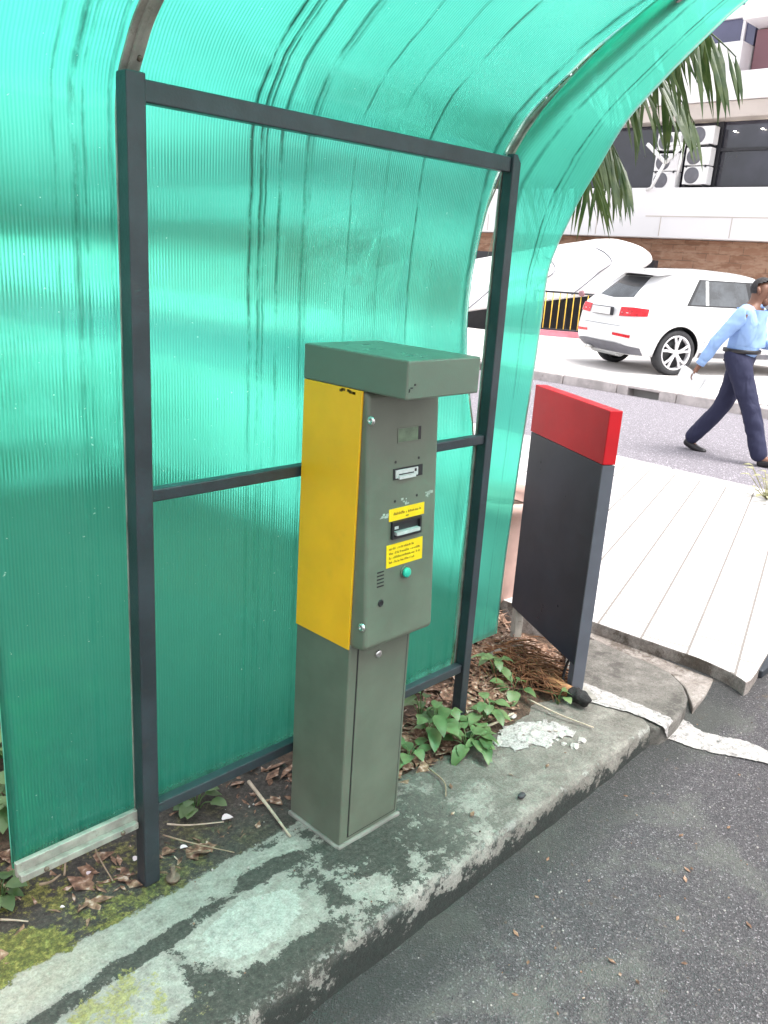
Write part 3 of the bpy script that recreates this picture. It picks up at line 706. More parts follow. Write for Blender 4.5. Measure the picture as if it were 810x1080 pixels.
# ------------------------------------------------------------------ red-topped pylon
PA, PB = Vector((2.600, 1.437, 0)), Vector((2.878, 1.935, 0))
pd = (PB-PA).normalized(); pn = Vector((pd.y, -pd.x, 0)); pw = (PB-PA).length
py = thing('barrier_pylon', 'slim charcoal barrier pylon with a red top and lit-toned blue-grey edge standing on legs', 'pylon', PA+pn*.03)
prt = Matrix((pd, pn, Vector((0, 0, 1)))).transposed()
def pbox(a, b, bev=0):                                            # (along, back, up) box on the pylon's own axes
    m = MB(); a, b = Vector(a), Vector(b); c = (a+b)/2
    m.box(PA+prt@c-(b-a)/2, PA+prt@c+(b-a)/2, bev, rot=prt); return m
pbox((.004, .002, .135), (pw, .046, .91), .002).build('panel', 'pyl_dark', py)
t = pbox((-.003, -.001, .912), (pw+.002, .050, 1.103), .003).build('top_section', 'red', py); t['label'] = 'red top section'
pbox((-.003, .0, -.01), (.0035, .049, .91), .001).build('lit_edge_plate', 'pyl_post_lit', py)  # paler than the panel: light on this narrow side is put into its colour
lg = pbox((.004, .006, .0), (.045, .042, .134), .002).build('leg', 'pyl_post_lit', py)
pbox((-.035, -.03, -.004), (.07, .10, .010), .002).build('base_plate', 'alu', lg)
lg = pbox((pw-.05, .006, -.03), (pw-.008, .042, .134), .002).build('leg', 'alu', py)
MB().tube(bez([PA+prt@Vector(p) for p in [(.075, .03, .14), (.085, .02, .10), (.082, .01, .05), (.055, .0, .015), (.02, -.01, .012)]], 6), .006, 8).build('cable', 'cable', py)

# ------------------------------------------------------------------ pot behind the pylon
pt = thing('flower_pot', 'tall pale pink plant pot partly hidden behind the green sheet', 'pot', (3.16, 2.28, 0))
pm = MB().lathe([(.13, 0), (.15, .03), (.17, .2), (.195, .40), (.21, .47), (.232, .475), (.236, .52), (.215, .53), (.205, .49), (.19, .44)], (3.16, 2.28, .0), n=32).build('pot', 'pot', pt)
MB().lathe([(.19, .455), (.10, .47), (.01, .475)], (3.16, 2.28, 0), n=24).build('potting_soil', 'soil', pt)

# ------------------------------------------------------------------ plants and litter
def leaf(m, base, d, ln, w, droop=.4, n=6, fold=.25):
    "an ovate folded leaf from base along d"
    d = Vector(d).normalized(); sd = d.cross(Vector((0, 0, 1)))
    if sd.length < .1: sd = Vector((1, 0, 0))
    sd.normalize(); u = sd.cross(d).normalized(); L, Cc, Rr = [], [], []
    for k in range(n+1):
        t = k/n; ww = w*.5*math.sin(PI*min(1, t*.93+.03)**.75)**.8 if k < n else 0
        p = Vector(base)+d*ln*t - Vector((0, 0, 1))*droop*ln*t*t
        Cc.append(m.b.verts.new(p)); wv = .08*ln*math.sin(t*7+base[0]*90)
        L.append(m.b.verts.new(p+sd*ww+u*(ww*fold+wv*ww/w))) ; Rr.append(m.b.verts.new(p-sd*ww+u*(ww*fold-wv*ww/w)))
    for k in range(n):
        for a, b in ((L, Cc), (Cc, Rr)):
            f = m.b.faces.new((a[k], b[k], b[k+1], a[k+1])); f.smooth = True
def seedling(x, y, z, n, size, lab, h=.09):
    o = thing('seedling', lab, 'plant', (x, y, z), random.random()*6, 'leafy seedlings on the soil by the shelter', True)
    st, lf = MB(), MB()
    for k in range(int(n*1.5)):
        a = k*2.4+random.uniform(-.5, .5); hh = h*random.uniform(.35, 1.1); r = random.uniform(.01, .05)
        tip = Vector((math.cos(a)*r, math.sin(a)*r, hh))
        st.tube(bez([(0, 0, -.01), tip*.5+Vector((0, 0, .012)), tip], 4), .0018, 5)
        dd = Vector((math.cos(a), math.sin(a), random.uniform(-.1, .5)))
        leaf(lf, tip, dd, 1.15*size*random.uniform(.55, 1.25), 1.15*size*random.uniform(.5, .78), random.uniform(.2, .6))
    st.build('stem', 'leaf', o, False); lf.build('foliage', 'leaf', o, False); return o
for px, py_, n, s, h, lab in [(455, 782, 9, .066, .11, 'leafy seedling growing closest to the right side of the ticket machine'),
        (492, 792, 8, .064, .07, 'low leafy seedling nearest the kerb edge in front of the right shelter post'),
        (510, 762, 8, .06, .085, 'leafy seedling with broad pale leaves just right of the shelter post foot'),
        (540, 735, 4, .06, .06, 'small sparse seedling between the shelter post and the fallen palm stalk'),
        (432, 800, 5, .058, .05, 'tiny seedling peeping out at the foot of the ticket machine'),
        (470, 770, 7, .055, .09, 'leafy seedling growing beneath the bottom rail left of the post foot'),
        (588, 742, 3, .05, .05, 'sparse three-leaf seedling beside the charred palm stalk end'), (520, 722, 5, .055, .08, 'leafy seedling behind the right shelter post, highest of the group beside the fallen palm stalk'), (444, 765, 7, .06, .13, 'tall leafy seedling hugging the right side of the ticket machine under the rail'), (508, 790, 5, .058, .05, 'low leafy seedling at the left end of the white plaster bits')]:
    p = gnd(px, py_); seedling(p.x, p.y, max(-.005, bed_h(p.x, p.y) if p.y > 1.6 else 0), n, s, lab, h)
# greenery behind the sheets on the left
for x, y, n, s, h, lab in [(.50, 1.84, 12, .085, .16, 'leafy seedling in the gap left of the shelter beside the aluminium trim'),
        (.42, 2.10, 14, .09, .22, 'bushy seedling behind the left edge of the green shelter'),
        (.30, 2.45, 14, .10, .30, 'tallest leafy seedling at the far left edge of the photo'),
        (.62, 1.80, 6, .05, .06, 'small seedling under the aluminium trim of the shelter'),
        (1.18, 1.80, 9, .05, .08, 'low seedling under the bottom rail left of the ticket machine')]:
    seedling(x, y, bed_h(x, y), n, s, lab, h)
for u, v, n, s, h, lab in [(6, 745, 12, .085, .16, 'leafy seedling highest up along the left edge of the photo'), (2, 800, 12, .08, .14, 'leafy seedling at mid height along the left edge of the photo'), (10, 862, 10, .07, .10, 'leafy seedling lowest beside the end of the aluminium trim')]:
    p = gnd(u, v); seedling(p.x, p.y, bed_h(p.x, p.y), n, s, lab, h)
def shrub(x, y, z, rx, rz, n, lab, size=.09, seed=1):
    r = random.Random(seed)
    o = thing('shrub', lab, 'shrub', (x, y, z), 0, 'shrubs behind the green sheets', True); st, lf = MB(), MB()
    for k in range(7):
        a = k*.9; tip = Vector((math.cos(a)*rx*.6, math.sin(a)*rx*.6, rz*1.5)); st.tube(bez([(0, 0, 0), tip*.4+Vector((0, 0, .1)), tip], 4), [.02]*4+[.014]*4+[.006], 5)
    for k in range(n):
        u = Vector((r.gauss(0, 1), r.gauss(0, 1), r.gauss(0, 1))).normalized()*r.random()**.4
        p = Vector((u.x*rx, u.y*rx, rz+u.z*rz))
        p *= 1+.22*noise.noise(p*2+Vector((seed, 0, 0)))
        if noise.noise(p*3.1+Vector((0, seed, 0))) < -.28: continue
        leaf(lf, p, (r.gauss(0, 1), r.gauss(0, 1), r.gauss(0, .5)), size*r.uniform(.7, 1.3), size*.5, .3, 3)
    st.build('stem', 'bark', o, False); lf.build('foliage', 'leaf_bg', o, False); return o
shrub(.9, 4.6, 0, .75, .62, 1300, 'wide shrub showing darkly through the left green sheet', seed=3)
shrub(2.6, 5.2, 0, .55, .45, 900, 'low round shrub behind the middle green sheet', seed=5)
shrub(1.9, 8.2, 0, 1.3, 1.25, 1800, 'large added shrub furthest back behind the left and middle sheets', .15, seed=12)  # added to break up the bright band showing through the sheets
shrub(-.6, 5.4, 0, .9, .85, 1400, 'tall shrub furthest left behind the shelter', .11, seed=8)

lt = MB()
for k in range(5200):
    if k < 2300: x, y = random.uniform(1.62, 3.1), random.uniform(1.60, 2.3)
    elif k < 3000: x, y = random.uniform(1.62, 2.4), random.gauss(1.6, .05)
    elif k < 3600: x, y = random.uniform(.2, 1.5), random.uniform(1.60, 2.0)
    else: x, y = random.uniform(-1, 3.1), random.uniform(1.8, 4.5)
    z = bed_h(x, y)+random.uniform(.0, .012); a = random.uniform(0, 6.3); l = random.choice((.008, .012, .016, .03, .045))*random.uniform(.6, 1.3); w = l*random.uniform(.12, .6)
    dv = Vector((math.cos(a), math.sin(a), random.uniform(-.25, .4)))*l; sv = Vector((-math.sin(a), math.cos(a), random.uniform(-.4, .4)))*w; c = Vector((x, y, z+.003))
    lt.faces([c-dv-sv*.4, c-sv+dv*.1, c+dv, c+sv], [(0, 1, 2, 3)])
for k in range(60):
    p = rgnd(random.uniform(520, 830), random.uniform(770, 1075), .004) if k < 38 else gnd(random.uniform(440, 700), random.uniform(770, 860), .005)
    if k < 38 and p.y > 1.08 or k >= 38 and p.y < 1.16: continue
    a = random.uniform(0, 6.3); l = random.choice((.004, .006, .009, .013)); dv = Vector((math.cos(a), math.sin(a), random.uniform(0, .3)))*l; sv = Vector((-math.sin(a), math.cos(a), .2))*l*.5
    lt.faces([p-dv, p-sv, p+dv, p+sv], [(0, 1, 2, 3)])
for k in range(650):
    x, y = random.uniform(1.62, 3.0), random.uniform(1.56, 2.2); a = random.uniform(0, 6.3); l = random.uniform(.03, .11); z = bed_h(x, y)+random.uniform(.004, .022)
    p = Vector((x, y, z)); d = Vector((math.cos(a), math.sin(a), random.uniform(-.15, .2)))*l
    lt.tube([p, p+d*.5+Vector((random.gauss(0, .006), random.gauss(0, .006), .006)), p+d], [.0016, .002, .001], 4, cap=False)
tag(lt.build('leaf_litter', 'litter', recalc=False), 'brown dry leaf litter and bark chips over the soil', 'litter', kind='stuff')
rb = MB()
ribbon(rb, [gnd(520, 776, .004), gnd(548, 762, .005), gnd(580, 760, .005), gnd(604, 771, .004)], [gnd(530, 788, .004), gnd(552, 790, .004), gnd(578, 783, .004), gnd(598, 776, .004)], 30, .03)
for f in rb.b.faces: f.material_index = 1
for k in range(45):
    p = gnd(random.gauss(562, 26), random.gauss(774, 9)); s = random.choice((.003, .004, .006, .009, .014))
    t = bmesh.new(); bmesh.ops.create_icosphere(t, subdivisions=2, radius=1); sd = Vector((k*3.1, 0, 0))
    for v in t.verts: q = v.co*(1+.55*noise.noise(v.co*1.6+sd)); v.co = Vector((q.x*s*1.3, q.y*s, q.z*s*.5))+p+Vector((0, 0, .003))
    rb.join(t)
tag(rb.build('plaster_rubble', ['rubble', 'line']), 'white crumbled plaster bits on the kerb beside the seedlings', 'rubble', kind='stuff')
gr = MB()
for k in range(300):
    if k < 160: p = rgnd(random.uniform(430, 830), random.uniform(760, 1080))
    else: p = gnd(random.uniform(200, 720), random.uniform(760, 1075)) 
    if k < 160 and p.y > 1.1 or k >= 160 and p.y < 1.16: continue
    s = random.choice((.001, .0012, .0015, .002, .003))
    t = bmesh.new(); bmesh.ops.create_icosphere(t, subdivisions=1, radius=s)
    for v in t.verts: v.co = v.co*random.uniform(.7, 1.3)+p+Vector((0, 0, .001))
    gr.join(t, 0 if random.random() < .6 else 1)
tag(gr.build('grit', ['rubble', 'litter']), 'loose grit and tiny stones on the asphalt and kerb', 'grit', kind='stuff')
def twig(lab, pts, r, mat='twig', z=.006):
    P = [gnd(u, v)+Vector((0, 0, z+dz)) for u, v, dz in pts]
    P = [p+Vector((0, 0, max(0, bed_h(p.x, p.y)+.004) if p.y > 1.62 else 0)) for p in P]
    P = bez(P, 5); o = MB().tube(P, [r*(1-.5*k/len(P)) for k in range(len(P))], 6).build('twig', mat); tag(o, lab, 'twig', 'twigs lying by the shelter'); return o
twig('thin forked twig leaning below the aluminium trim, its left branch', [(68, 925, 0), (72, 908, .012), (92, 893, .03)], .003)
twig('dry twig slanting down right from the aluminium trim', [(96, 893, .025), (105, 910, .01), (119, 931, 0)], .003)
twig('long thin twig running right from the left shelter post', [(172, 886, .01), (205, 893, .004), (247, 901, 0)], .0025)
twig('pale straw stalk above the long twig beside the left shelter post', [(176, 875, .012), (200, 874, .006), (236, 870, .004)], .003, 'twig2')
twig('thick bleached stalk pointing at the foot of the ticket machine', [(262, 832, .02), (285, 858, .008), (306, 884, 0)], .006, 'twig2')
twig('short pale twig at the left edge of the photo above the moss', [(0, 972, 0), (15, 974, .004), (30, 974, 0)], .003, 'twig2')
twig('brown twig slanting at the left edge of the photo', [(2, 935, .004), (12, 945, .003), (22, 951, 0)], .003)
twig('reddish crooked twig under the left sheet', [(42, 935, 0), (54, 934, .006), (64, 925, .002)], .004)
twig('knobbly pale root running toward the seedlings below the shelter', [(492, 778, .01), (520, 770, .02), (541, 757, .012)], .006, 'twig2')
twig('thin straight stick lying in front of the charred palm stalk', [(556, 742, .012), (590, 758, .010), (626, 770, .004)], .004, 'twig2')
twig('dark flat stick lying behind the seedlings by the shelter post', [(508, 712, .02), (530, 700, .03), (553, 691, .03)], .012, 'bark')
twig('small broken twig among the leaves right of the post foot', [(452, 812, 0), (468, 828, .006), (470, 842, .002)], .003)
for lab, u, v, s in [('pinkish fallen petal right of the left shelter post', 194, 895, .011), ('white fallen petal below the aluminium trim', 95, 923, .008),
                     ('large pale leaf scrap near the bottom rail', 240, 864, .018), ('cream petal left of the charcoal stain on the soil', 66, 958, .006), ('pink crumpled petal touching the left shelter post foot', 146, 908, .012)]:
    p = gnd(u, v)+Vector((0, 0, .006)); m = MB(); leaf(m, p-Vector((s, 0, 0)), (1, random.uniform(-.6, .6), .25), 2*s, 1.4*s, .35, 5, .5)
    tag(m.build('fallen_petal', 'petal', recalc=False), lab, 'petal', 'fallen petals by the shelter')
t = bmesh.new(); bmesh.ops.create_icosphere(t, subdivisions=3, radius=1)
for v in t.verts: v.co = v.co*(1+.15*noise.noise(v.co*2)); v.co = Vector((v.co.x*.016, v.co.y*.010, v.co.z*.008))+gnd(550, 841)+Vector((0, 0, .007))
for f in t.faces: f.smooth = True
m = MB(); m.join(t)
for f in m.b.faces: f.smooth = True
tag(m.build('pebble', 'stone'), 'single dark oval pebble on the grey kerb right of the ticket machine', 'pebble')
# fallen palm stalk: fibrous brown, charred at its thick end
pa, pb = gnd(520, 700)+Vector((0, 0, .05)), gnd(612, 745)+Vector((0, 0, .035))
ps = thing('fallen_palm_stalk', 'fibrous brown fallen palm stalk with a black charred end beside the pylon foot', 'palm stalk', (pa+pb)/2)
m = MB()
ax = (pb-pa).normalized(); sx = ax.cross(Vector((0, 0, 1))).normalized()
for k in range(520):
    t0 = random.uniform(-.12, .7); L = random.uniform(.05, .16); a = random.uniform(0, 2*PI); r0 = abs(random.gauss(0, .055))*(1.25-max(0, t0))
    A = pa.lerp(pb, t0)+sx*math.cos(a)*r0*1.5+Vector((0, 0, abs(math.sin(a))*r0*.55-.015)); A.z = max(A.z, bed_h(A.x, A.y)+.004)
    d = (ax+sx*random.gauss(0, .85)+Vector((0, 0, random.gauss(0, .2)))).normalized()*L
    if t0 > .58: d = (pb-A).normalized()*L*.9
    B = A+d; B.z = max(B.z, .006)
    mid_ = A.lerp(B, .5)+Vector((random.gauss(0, .008), random.gauss(0, .008), random.gauss(.004, .006)))
    w_ = random.choice((.0012, .0018, .0026, .005)); m.tube([A, mid_, B], [w_*.6, w_, w_*.5], 4, cap=False)
m.build('fibre', 'husk', ps)
MB().tube([pa.lerp(pb, t) for t in (.55, .7, .8, .9)], [.012, .022, .024, .024], 12).build('core', 'stalk', ps)
m = MB(); m.tube(bez([pa.lerp(pb, t) for t in (.88, .95, 1.02, 1.09)], 6), [.020, .024, .027, .028, .029, .029, .029, .029, .028, .028, .027, .027, .026, .025, .024, .022, .019, .015, .008], 16)
for v in m.b.verts: v.co += Vector((noise.noise(v.co*60), noise.noise(v.co*60+Vector((5, 0, 0))), noise.noise(v.co*60+Vector((0, 5, 0)))))*.007
m.build('charred_end', 'char', ps)

# weed at the pavement edge
wp = Vector((6.25, 2.1, .036)); wd = thing('weed', 'small variegated weed at the street edge of the tiled pavement', 'plant', wp, 0, None, True)
st, lf = MB(), MB()
for k in range(26):
    a = random.uniform(0, 6.3); hh = random.uniform(.03, .24); r = random.uniform(.02, .15); tip = Vector((math.cos(a)*r, math.sin(a)*r, hh)); st.tube([(0, 0, 0), tip*.6, tip], .003, 4)
    leaf(lf, tip, (math.cos(a), math.sin(a), .2), .07, .045, .3, 4)
st.build('stem', 'weed', wd, False); lf.build('foliage', 'weed', wd, False)

# ------------------------------------------------------------------ palm beyond the shelter
def palm(base, top, fronds, lab):
    o = thing('palm_tree', lab, 'palm tree', base)
    P = bez([base, Vector(base).lerp(top, .5)+Vector((.05, .05, 0)), top], 10)
    MB().tube(P, [.11-.03*k/len(P)+.006*(k % 2) for k in range(len(P))], 14).build('trunk', 'bark', o)
    for az, el, ln, drop in fronds:
        m = MB(); h = Vector((math.sin(az), math.cos(az), 0)); pts = []
        n = 26
        for k in range(n+1):
            t = k/n; pts.append(Vector(top)+h*ln*(t*math.cos(el)*(1-.12*t))+Vector((0, 0, 1))*(ln*t*math.sin(el)-drop*t*t))
        m.tube(pts, [.016*(1-t/n)+.003 for t in range(n+1)], 6)
        for k in range(3, n+1):
            t = k/n; d = (pts[k]-pts[k-1]).normalized(); sd = d.cross(Vector((0, 0, 1))).normalized()
            for s in (-1, 1):
                for q in range(1):
                    L = .68*math.sin(PI*(.18+.74*t))**.7*random.uniform(.8, 1.1); p = pts[k].lerp(pts[k-1], q*.5+random.random()*.2)
                    dirv = (sd*s*random.uniform(.35, .75)+d*random.uniform(.35, .7)-Vector((0, 0, 1))*random.uniform(.5, 1.2)).normalized()
                    w = random.uniform(.020, .036); wv = dirv.cross(sd*s+Vector((0, 0, .3))).normalized()
                    a = [p, p+dirv*L*.35+wv*w*.5, p+dirv*L*.35-wv*w*.5, p+dirv*L*.75+wv*w*.35-Vector((0, 0, .05*L)), p+dirv*L*.75-wv*w*.35-Vector((0, 0, .05*L)), p+dirv*L-Vector((0, 0, .14*L)), p+dirv*L*.35+Vector((0, 0, .006))]
                    m.faces(a, [(0, 1, 6), (0, 6, 2), (1, 3, 6), (6, 4, 2), (6, 3, 4), (3, 5, 4)])
        m.build('frond', 'frond', o, False)
palm((4.22, 3.62, 0), Vector((4.18, 3.56, 2.75)),
     [(R(a), R(e), l, d) for a, e, l, d in [(130, 30, 1.9, 1.25), (141, 50, 2.7, 1.2), (136, 50, 3.0, 1.0), (120, 14, 1.3, .85), (150, 32, 2.0, 1.1), (134, 8, 1.2, .8), (165, 38, 1.9, 1.1), (105, 45, 1.9, 1.2), (190, 12, 1.3, 1.05), (212, 10, 1.25, 1.15), (232, 16, 1.4, 1.2), (250, 30, 1.6, 1.1), (300, 38, 1.7, 1.1), (350, 32, 1.6, 1.0), (30, 45, 1.7, 1.2), (70, 28, 1.6, 1.1), (134, 60, 3.1, .95)]],
     'green palm tree whose drooping fronds hang beyond the curved sheet')

# ------------------------------------------------------------------ cars
def ring(car, z, n=12):
    "rounded-rectangle outline of the body at height z, starting mid-rear, right side first"
    xr, xf, w = (interp(car[k], z) for k in ('xr', 'xf', 'w')); rr = min(.30, w*.45); rf = min(.5, w*.7); P = []
    def bow(y): return .07*(y/w)**2
    for k in range(n): P.append((xr+bow(w-rr)*(k/n)**2, -(w-rr)*k/n))
    cx = xr+bow(w-rr)
    for k in range(n): a = PI/2*k/n; P.append((cx+rr-rr*math.cos(a), -(w-rr)-rr*math.sin(a)))
    for k in range(n): P.append((lerp(cx+rr, xf-rf-.1, k/n), -w))
    for k in range(n): a = PI/2*k/n; P.append((xf-rf-.1+rf*math.sin(a), -(w-rf)-rf*math.cos(a)))
    for k in range(n): P.append((xf-.1*((w-rf)/w*(1-k/n))**2, -(w-rf)*(1-k/n)))
    P.append((xf, 0)); half = P
    return half+[(x, -y) for x, y in half[-2:0:-1]]
def patch(m, car, t0, t1, zf0, zf1, off, nt=14, nz=5, mat=0):
    "piece of the body surface between ring positions t0..t1, heights zf0(t)..zf1(t), lifted by off"
    def P(u, v):
        t = lerp(t0, t1, u); z = lerp(zf0(u), zf1(u), v); r = ring(car, z); L = len(r)
        i = math.floor(t); f = t-i; a, b = Vector(r[i % L]), Vector(r[(i+1) % L]); p = a.lerp(b, f); d = (Vector(r[(i+2) % L])-Vector(r[(i-1) % L])).normalized()
        nrm = Vector((d.y, -d.x)); 
        if nrm.dot(p-Vector((2.2, 0))) < 0: nrm = -nrm
        p = p+nrm*off; return Vector((p.x, p.y, z))
    m.grid(P, nt, nz, mat)
def wheel(root, x, y, s, dia):
    r = dia/2; m = MB()
    m.lathe([(r-.07, -.10), (r-.02, -.105), (r, -.07), (r, .07), (r-.02, .105), (r-.07, .10), (r-.085, .09), (r-.09, .0)], (x, y, r), (0, s, 0), 40, cap=False)
    w = m.build('wheel', 'tyre', root); m = MB()
    m.lathe([(r-.088, .07), (r-.082, .098), (r-.098, .103), (r-.112, .085), (r-.115, .03)], (x, y, r), (0, s, 0), 40, cap=False)
    for k in range(5):
        a = 2*PI*k/5+.3
        for da in (-.16, .16):
            c, sn = math.cos(a+da*.4), math.sin(a+da*.4); c2, s2 = math.cos(a+da*1.3), math.sin(a+da*1.3)
            m.tube([(x+c*.04, y+s*.085, r+sn*.04), (x+(c+c2)/2*(r-.1)*.6, y+s*.092, r+(sn+s2)/2*(r-.1)*.6), (x+c2*(r-.1), y+s*.088, r+s2*(r-.1))], [.024, .020, .022], 6)
    m.lathe([(.055, .06), (.055, .10), (.04, .108), (.005, .108)], (x, y, r), (0, s, 0), 20)
    m.build('rim', 'alloy', w)
    MB().lathe([(.005, .02), (r-.10, .02), (r-.10, .03), (.005, .03)], (x, y, r), (0, s, 0), 24).build('brake_disc', 'black', w)
def make_car(name, label, loc, rz, car, paint, dia=.70, suv=True):
    root = thing(name, label, 'car', loc, rz, None, True)
    zs = car['zs']; m = MB(); rows = [[m.b.verts.new((x, y, z)) for x, y in ring(car, z)] for z in zs]; L = len(rows[0])
    for A, B in zip(rows, rows[1:]):
        for k in range(L): f = m.b.faces.new((A[k], A[(k+1) % L], B[(k+1) % L], B[k])); f.smooth = True
    top = m.b.verts.new((sum(v.co.x for v in rows[-1])/L, 0, zs[-1]+.035)); bot = m.b.verts.new((2.2, 0, zs[0]))
    for k in range(L):
        f = m.b.faces.new((rows[-1][k], rows[-1][(k+1) % L], top)); f.smooth = True; m.b.faces.new((rows[0][(k+1) % L], rows[0][k], bot))
    body = m.build('body', [paint, 'black'], root)
    cut = MB()
    for xw in car['wheels']:
        for s in (-1, 1): cut.lathe([(.001, -.16), (dia/2+.045, -.16), (dia/2+.045, .25), (.001, .25)], (xw, s*.86, dia/2+.01), (0, s, 0), 40, mat=1)
    co_ = cut.build('cut', [paint, 'black']); co_.parent = root; mod = body.modifiers.new('arches', 'BOOLEAN'); mod.object = co_; mod.operation = 'DIFFERENCE'; mod.solver = 'EXACT'
    dg = bpy.context.evaluated_depsgraph_get(); me = bpy.data.meshes.new_from_object(body.evaluated_get(dg)); body.modifiers.clear(); body.data = me
    for f in me.polygons:                                         # dark wheel-arch liners
        for xw in car['wheels']:
            if all(math.hypot(me.vertices[i].co.x-xw, me.vertices[i].co.z-dia/2-.01) < dia/2+.0452 for i in f.vertices): f.material_index = 1; f.use_smooth = False
    bpy.data.objects.remove(co_)
    for xw in car['wheels']:
        for s in (-1, 1): wheel(root, xw, s*(interp(car['w'], .4)-.092), s, dia)
    return root
SUV = {'zs': [.27, .33, .42, .52, .62, .72, .82, .92, .98, 1.02, 1.06, 1.12, 1.2, 1.3, 1.4, 1.48, 1.54, 1.575, 1.595],
    'xr': [(.27, .16), (.36, .06), (.45, .0), (.62, .0), (.78, .03), (.98, .07), (1.06, .14), (1.2, .28), (1.35, .45), (1.48, .60), (1.56, .72), (1.6, 1.0)],
    'xf': [(.27, 4.15), (.45, 4.36), (.62, 4.38), (.8, 4.34), (.98, 4.1), (1.06, 3.55), (1.2, 3.32), (1.35, 3.05), (1.48, 2.80), (1.56, 2.55), (1.6, 2.2)],
    'w': [(.27, .82), (.36, .87), (.45, .895), (.62, .91), (.8, .915), (.95, .905), (1.04, .885), (1.08, .865), (1.2, .81), (1.35, .745), (1.48, .685), (1.56, .63), (1.6, .45)],
    'wheels': (.86, 3.46)}
hd = R(-27); cr, sr = math.cos(hd), math.sin(hd); cw = Vector((12.71, 6.055)); lx, ly = .86, -.86
suv = make_car('parked_car', 'white parked SUV seen from behind across the street', (cw.x-(cr*lx-sr*ly), cw.y-(sr*lx+cr*ly), .05), hd, SUV, 'carpaint')
n12 = 12
def sidewin(xa0, xa1, xb0, xb1, z0, z1, nm, mat, parent, off=.006):
    "side window on both flanks: rear edge xa0(bottom)..xa1(top), front edge xb0..xb1"
    for s in (-1, 1):
        m = MB(); m.grid(lambda u, v: Vector((lerp(lerp(xa0, xa1, v), lerp(xb0, xb1, v), u), s*(interp(SUV['w'], lerp(z0, z1, v))+off), lerp(z0, z1, v))), 6, 8)
        m.build(nm, mat, parent)
sidewin(.93, 1.22, 3.22, 2.74, 1.065, 1.465, 'window_surround', 'black', suv, .004)
for a in ((1.00, 1.25, 1.30, 1.34), (1.36, 1.40, 2.14, 2.10), (2.22, 2.18, 3.12, 2.70)): sidewin(*a, 1.085, 1.445, 'side_window', 'carglass', suv, .007)
sidewin(1.285, 1.335, 1.345, 1.395, 1.085, 1.445, 'window_trim', 'silver_plastic', suv, .009)
m = MB(); patch(m, SUV, -10.5, 10.5, lambda u: 1.115+.03*abs(u-.5)*2, lambda u: 1.455, .004, 20, 8); m.build('rear_window', 'carglass', suv)
m = MB(); sp = []
m.grid(lambda u, v: Vector((lerp(.40, .80, v)+.10*(2*u-1)**2, lerp(-.63, .63, u), lerp(1.508, 1.56, v)+.02*(1-(2*u-1)**2))), 16, 4)
for f in list(m.b.faces): pass
r_ = bmesh.ops.extrude_face_region(m.b, geom=list(m.b.faces))
for g_ in r_['geom']:
    if isinstance(g_, bmesh.types.BMVert): g_.co.z -= .03
spo = m.build('spoiler', 'carpaint', suv)
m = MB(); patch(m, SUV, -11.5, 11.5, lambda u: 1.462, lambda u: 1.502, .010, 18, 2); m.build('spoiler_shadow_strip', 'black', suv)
for s in (1, -1):
    m = MB(); a, b = (8.2, 20.5) if s > 0 else (-8.2, -20.5)
    patch(m, SUV, a, b, lambda u: .85+.03*u, lambda u: 1.0-.02*abs(u-.5), .012, 18, 4); tl = m.build('tail_light', 'taillight', suv)
    m = MB(); patch(m, SUV, a, b, lambda u: .905, lambda u: .915, .012, 12, 1); m.build('light_strip', 'alloy', tl)
    m = MB(); a, b = (7.2, 16) if s > 0 else (-7.2, -16); patch(m, SUV, a, b, lambda u: .555-.015*u, lambda u: .595-.01*u, .008, 12, 2); m.build('reflector', 'taillight', suv)
m = MB(); patch(m, SUV, -20, 20, lambda u: .285, lambda u: .44-.08*max(0, abs(2*u-1)-.45), .010, 40, 4); m.build('lower_bumper', 'cladding', suv)
for s in (-1, 1):
    m = MB(); m.grid(lambda u, v: Vector((lerp(1.30, 3.0, u), s*(interp(SUV['w'], lerp(.28, .36, v))+.012), lerp(.28, .36, v))), 8, 2); m.build('side_sill', 'cladding', suv)
m = MB(); m.box((-.012, -.27, .845), (.05, .27, .975), .01); npf = m.build('number_plate', 'frame_dark', suv)
m = MB(); m.box((-.016, -.258, .855), (-.0115, .258, .965), .003); m.build('plate_face', 'white', npf)
m = MB(); patch(m, SUV, -10, 10, lambda u: .700, lambda u: .707, .004, 18, 1); m.build('tailgate_gap', 'cladding', suv)
for s in (-1, 1):
    for xa in (1.34, 2.18, 3.12):
        m = MB(); m.grid(lambda u, v: Vector((xa+.008*u, s*(interp(SUV['w'], lerp(.42, 1.05, v))+.004), lerp(.42, 1.05, v))), 1, 8); m.build('door_gap', 'cladding', suv)
for yy in (-.45, -.36): MB().tube([(.04, yy+.8, .30), (.20, yy+.8, .30)], .03, 12).build('exhaust_pipe', 'chrome', suv)
MB().tube([(.25, -.3, .30), (.25, .45, .30)], .09, 12).build('muffler', 'silver_plastic', suv)
for s in (-1, 1):
    m = MB(); m.grid(lambda u, v: Vector((2.05, s*.92, .3))+Vector((0, s*.0, 0))+Vector((.004*v, 0, u*.72)), 6, 1); 
    m.b.free()
    MB().box((1.55, s*.912-.012, .86), (1.72, s*.912+.022, .885), .008).build('door_handle', 'carpaint', suv)

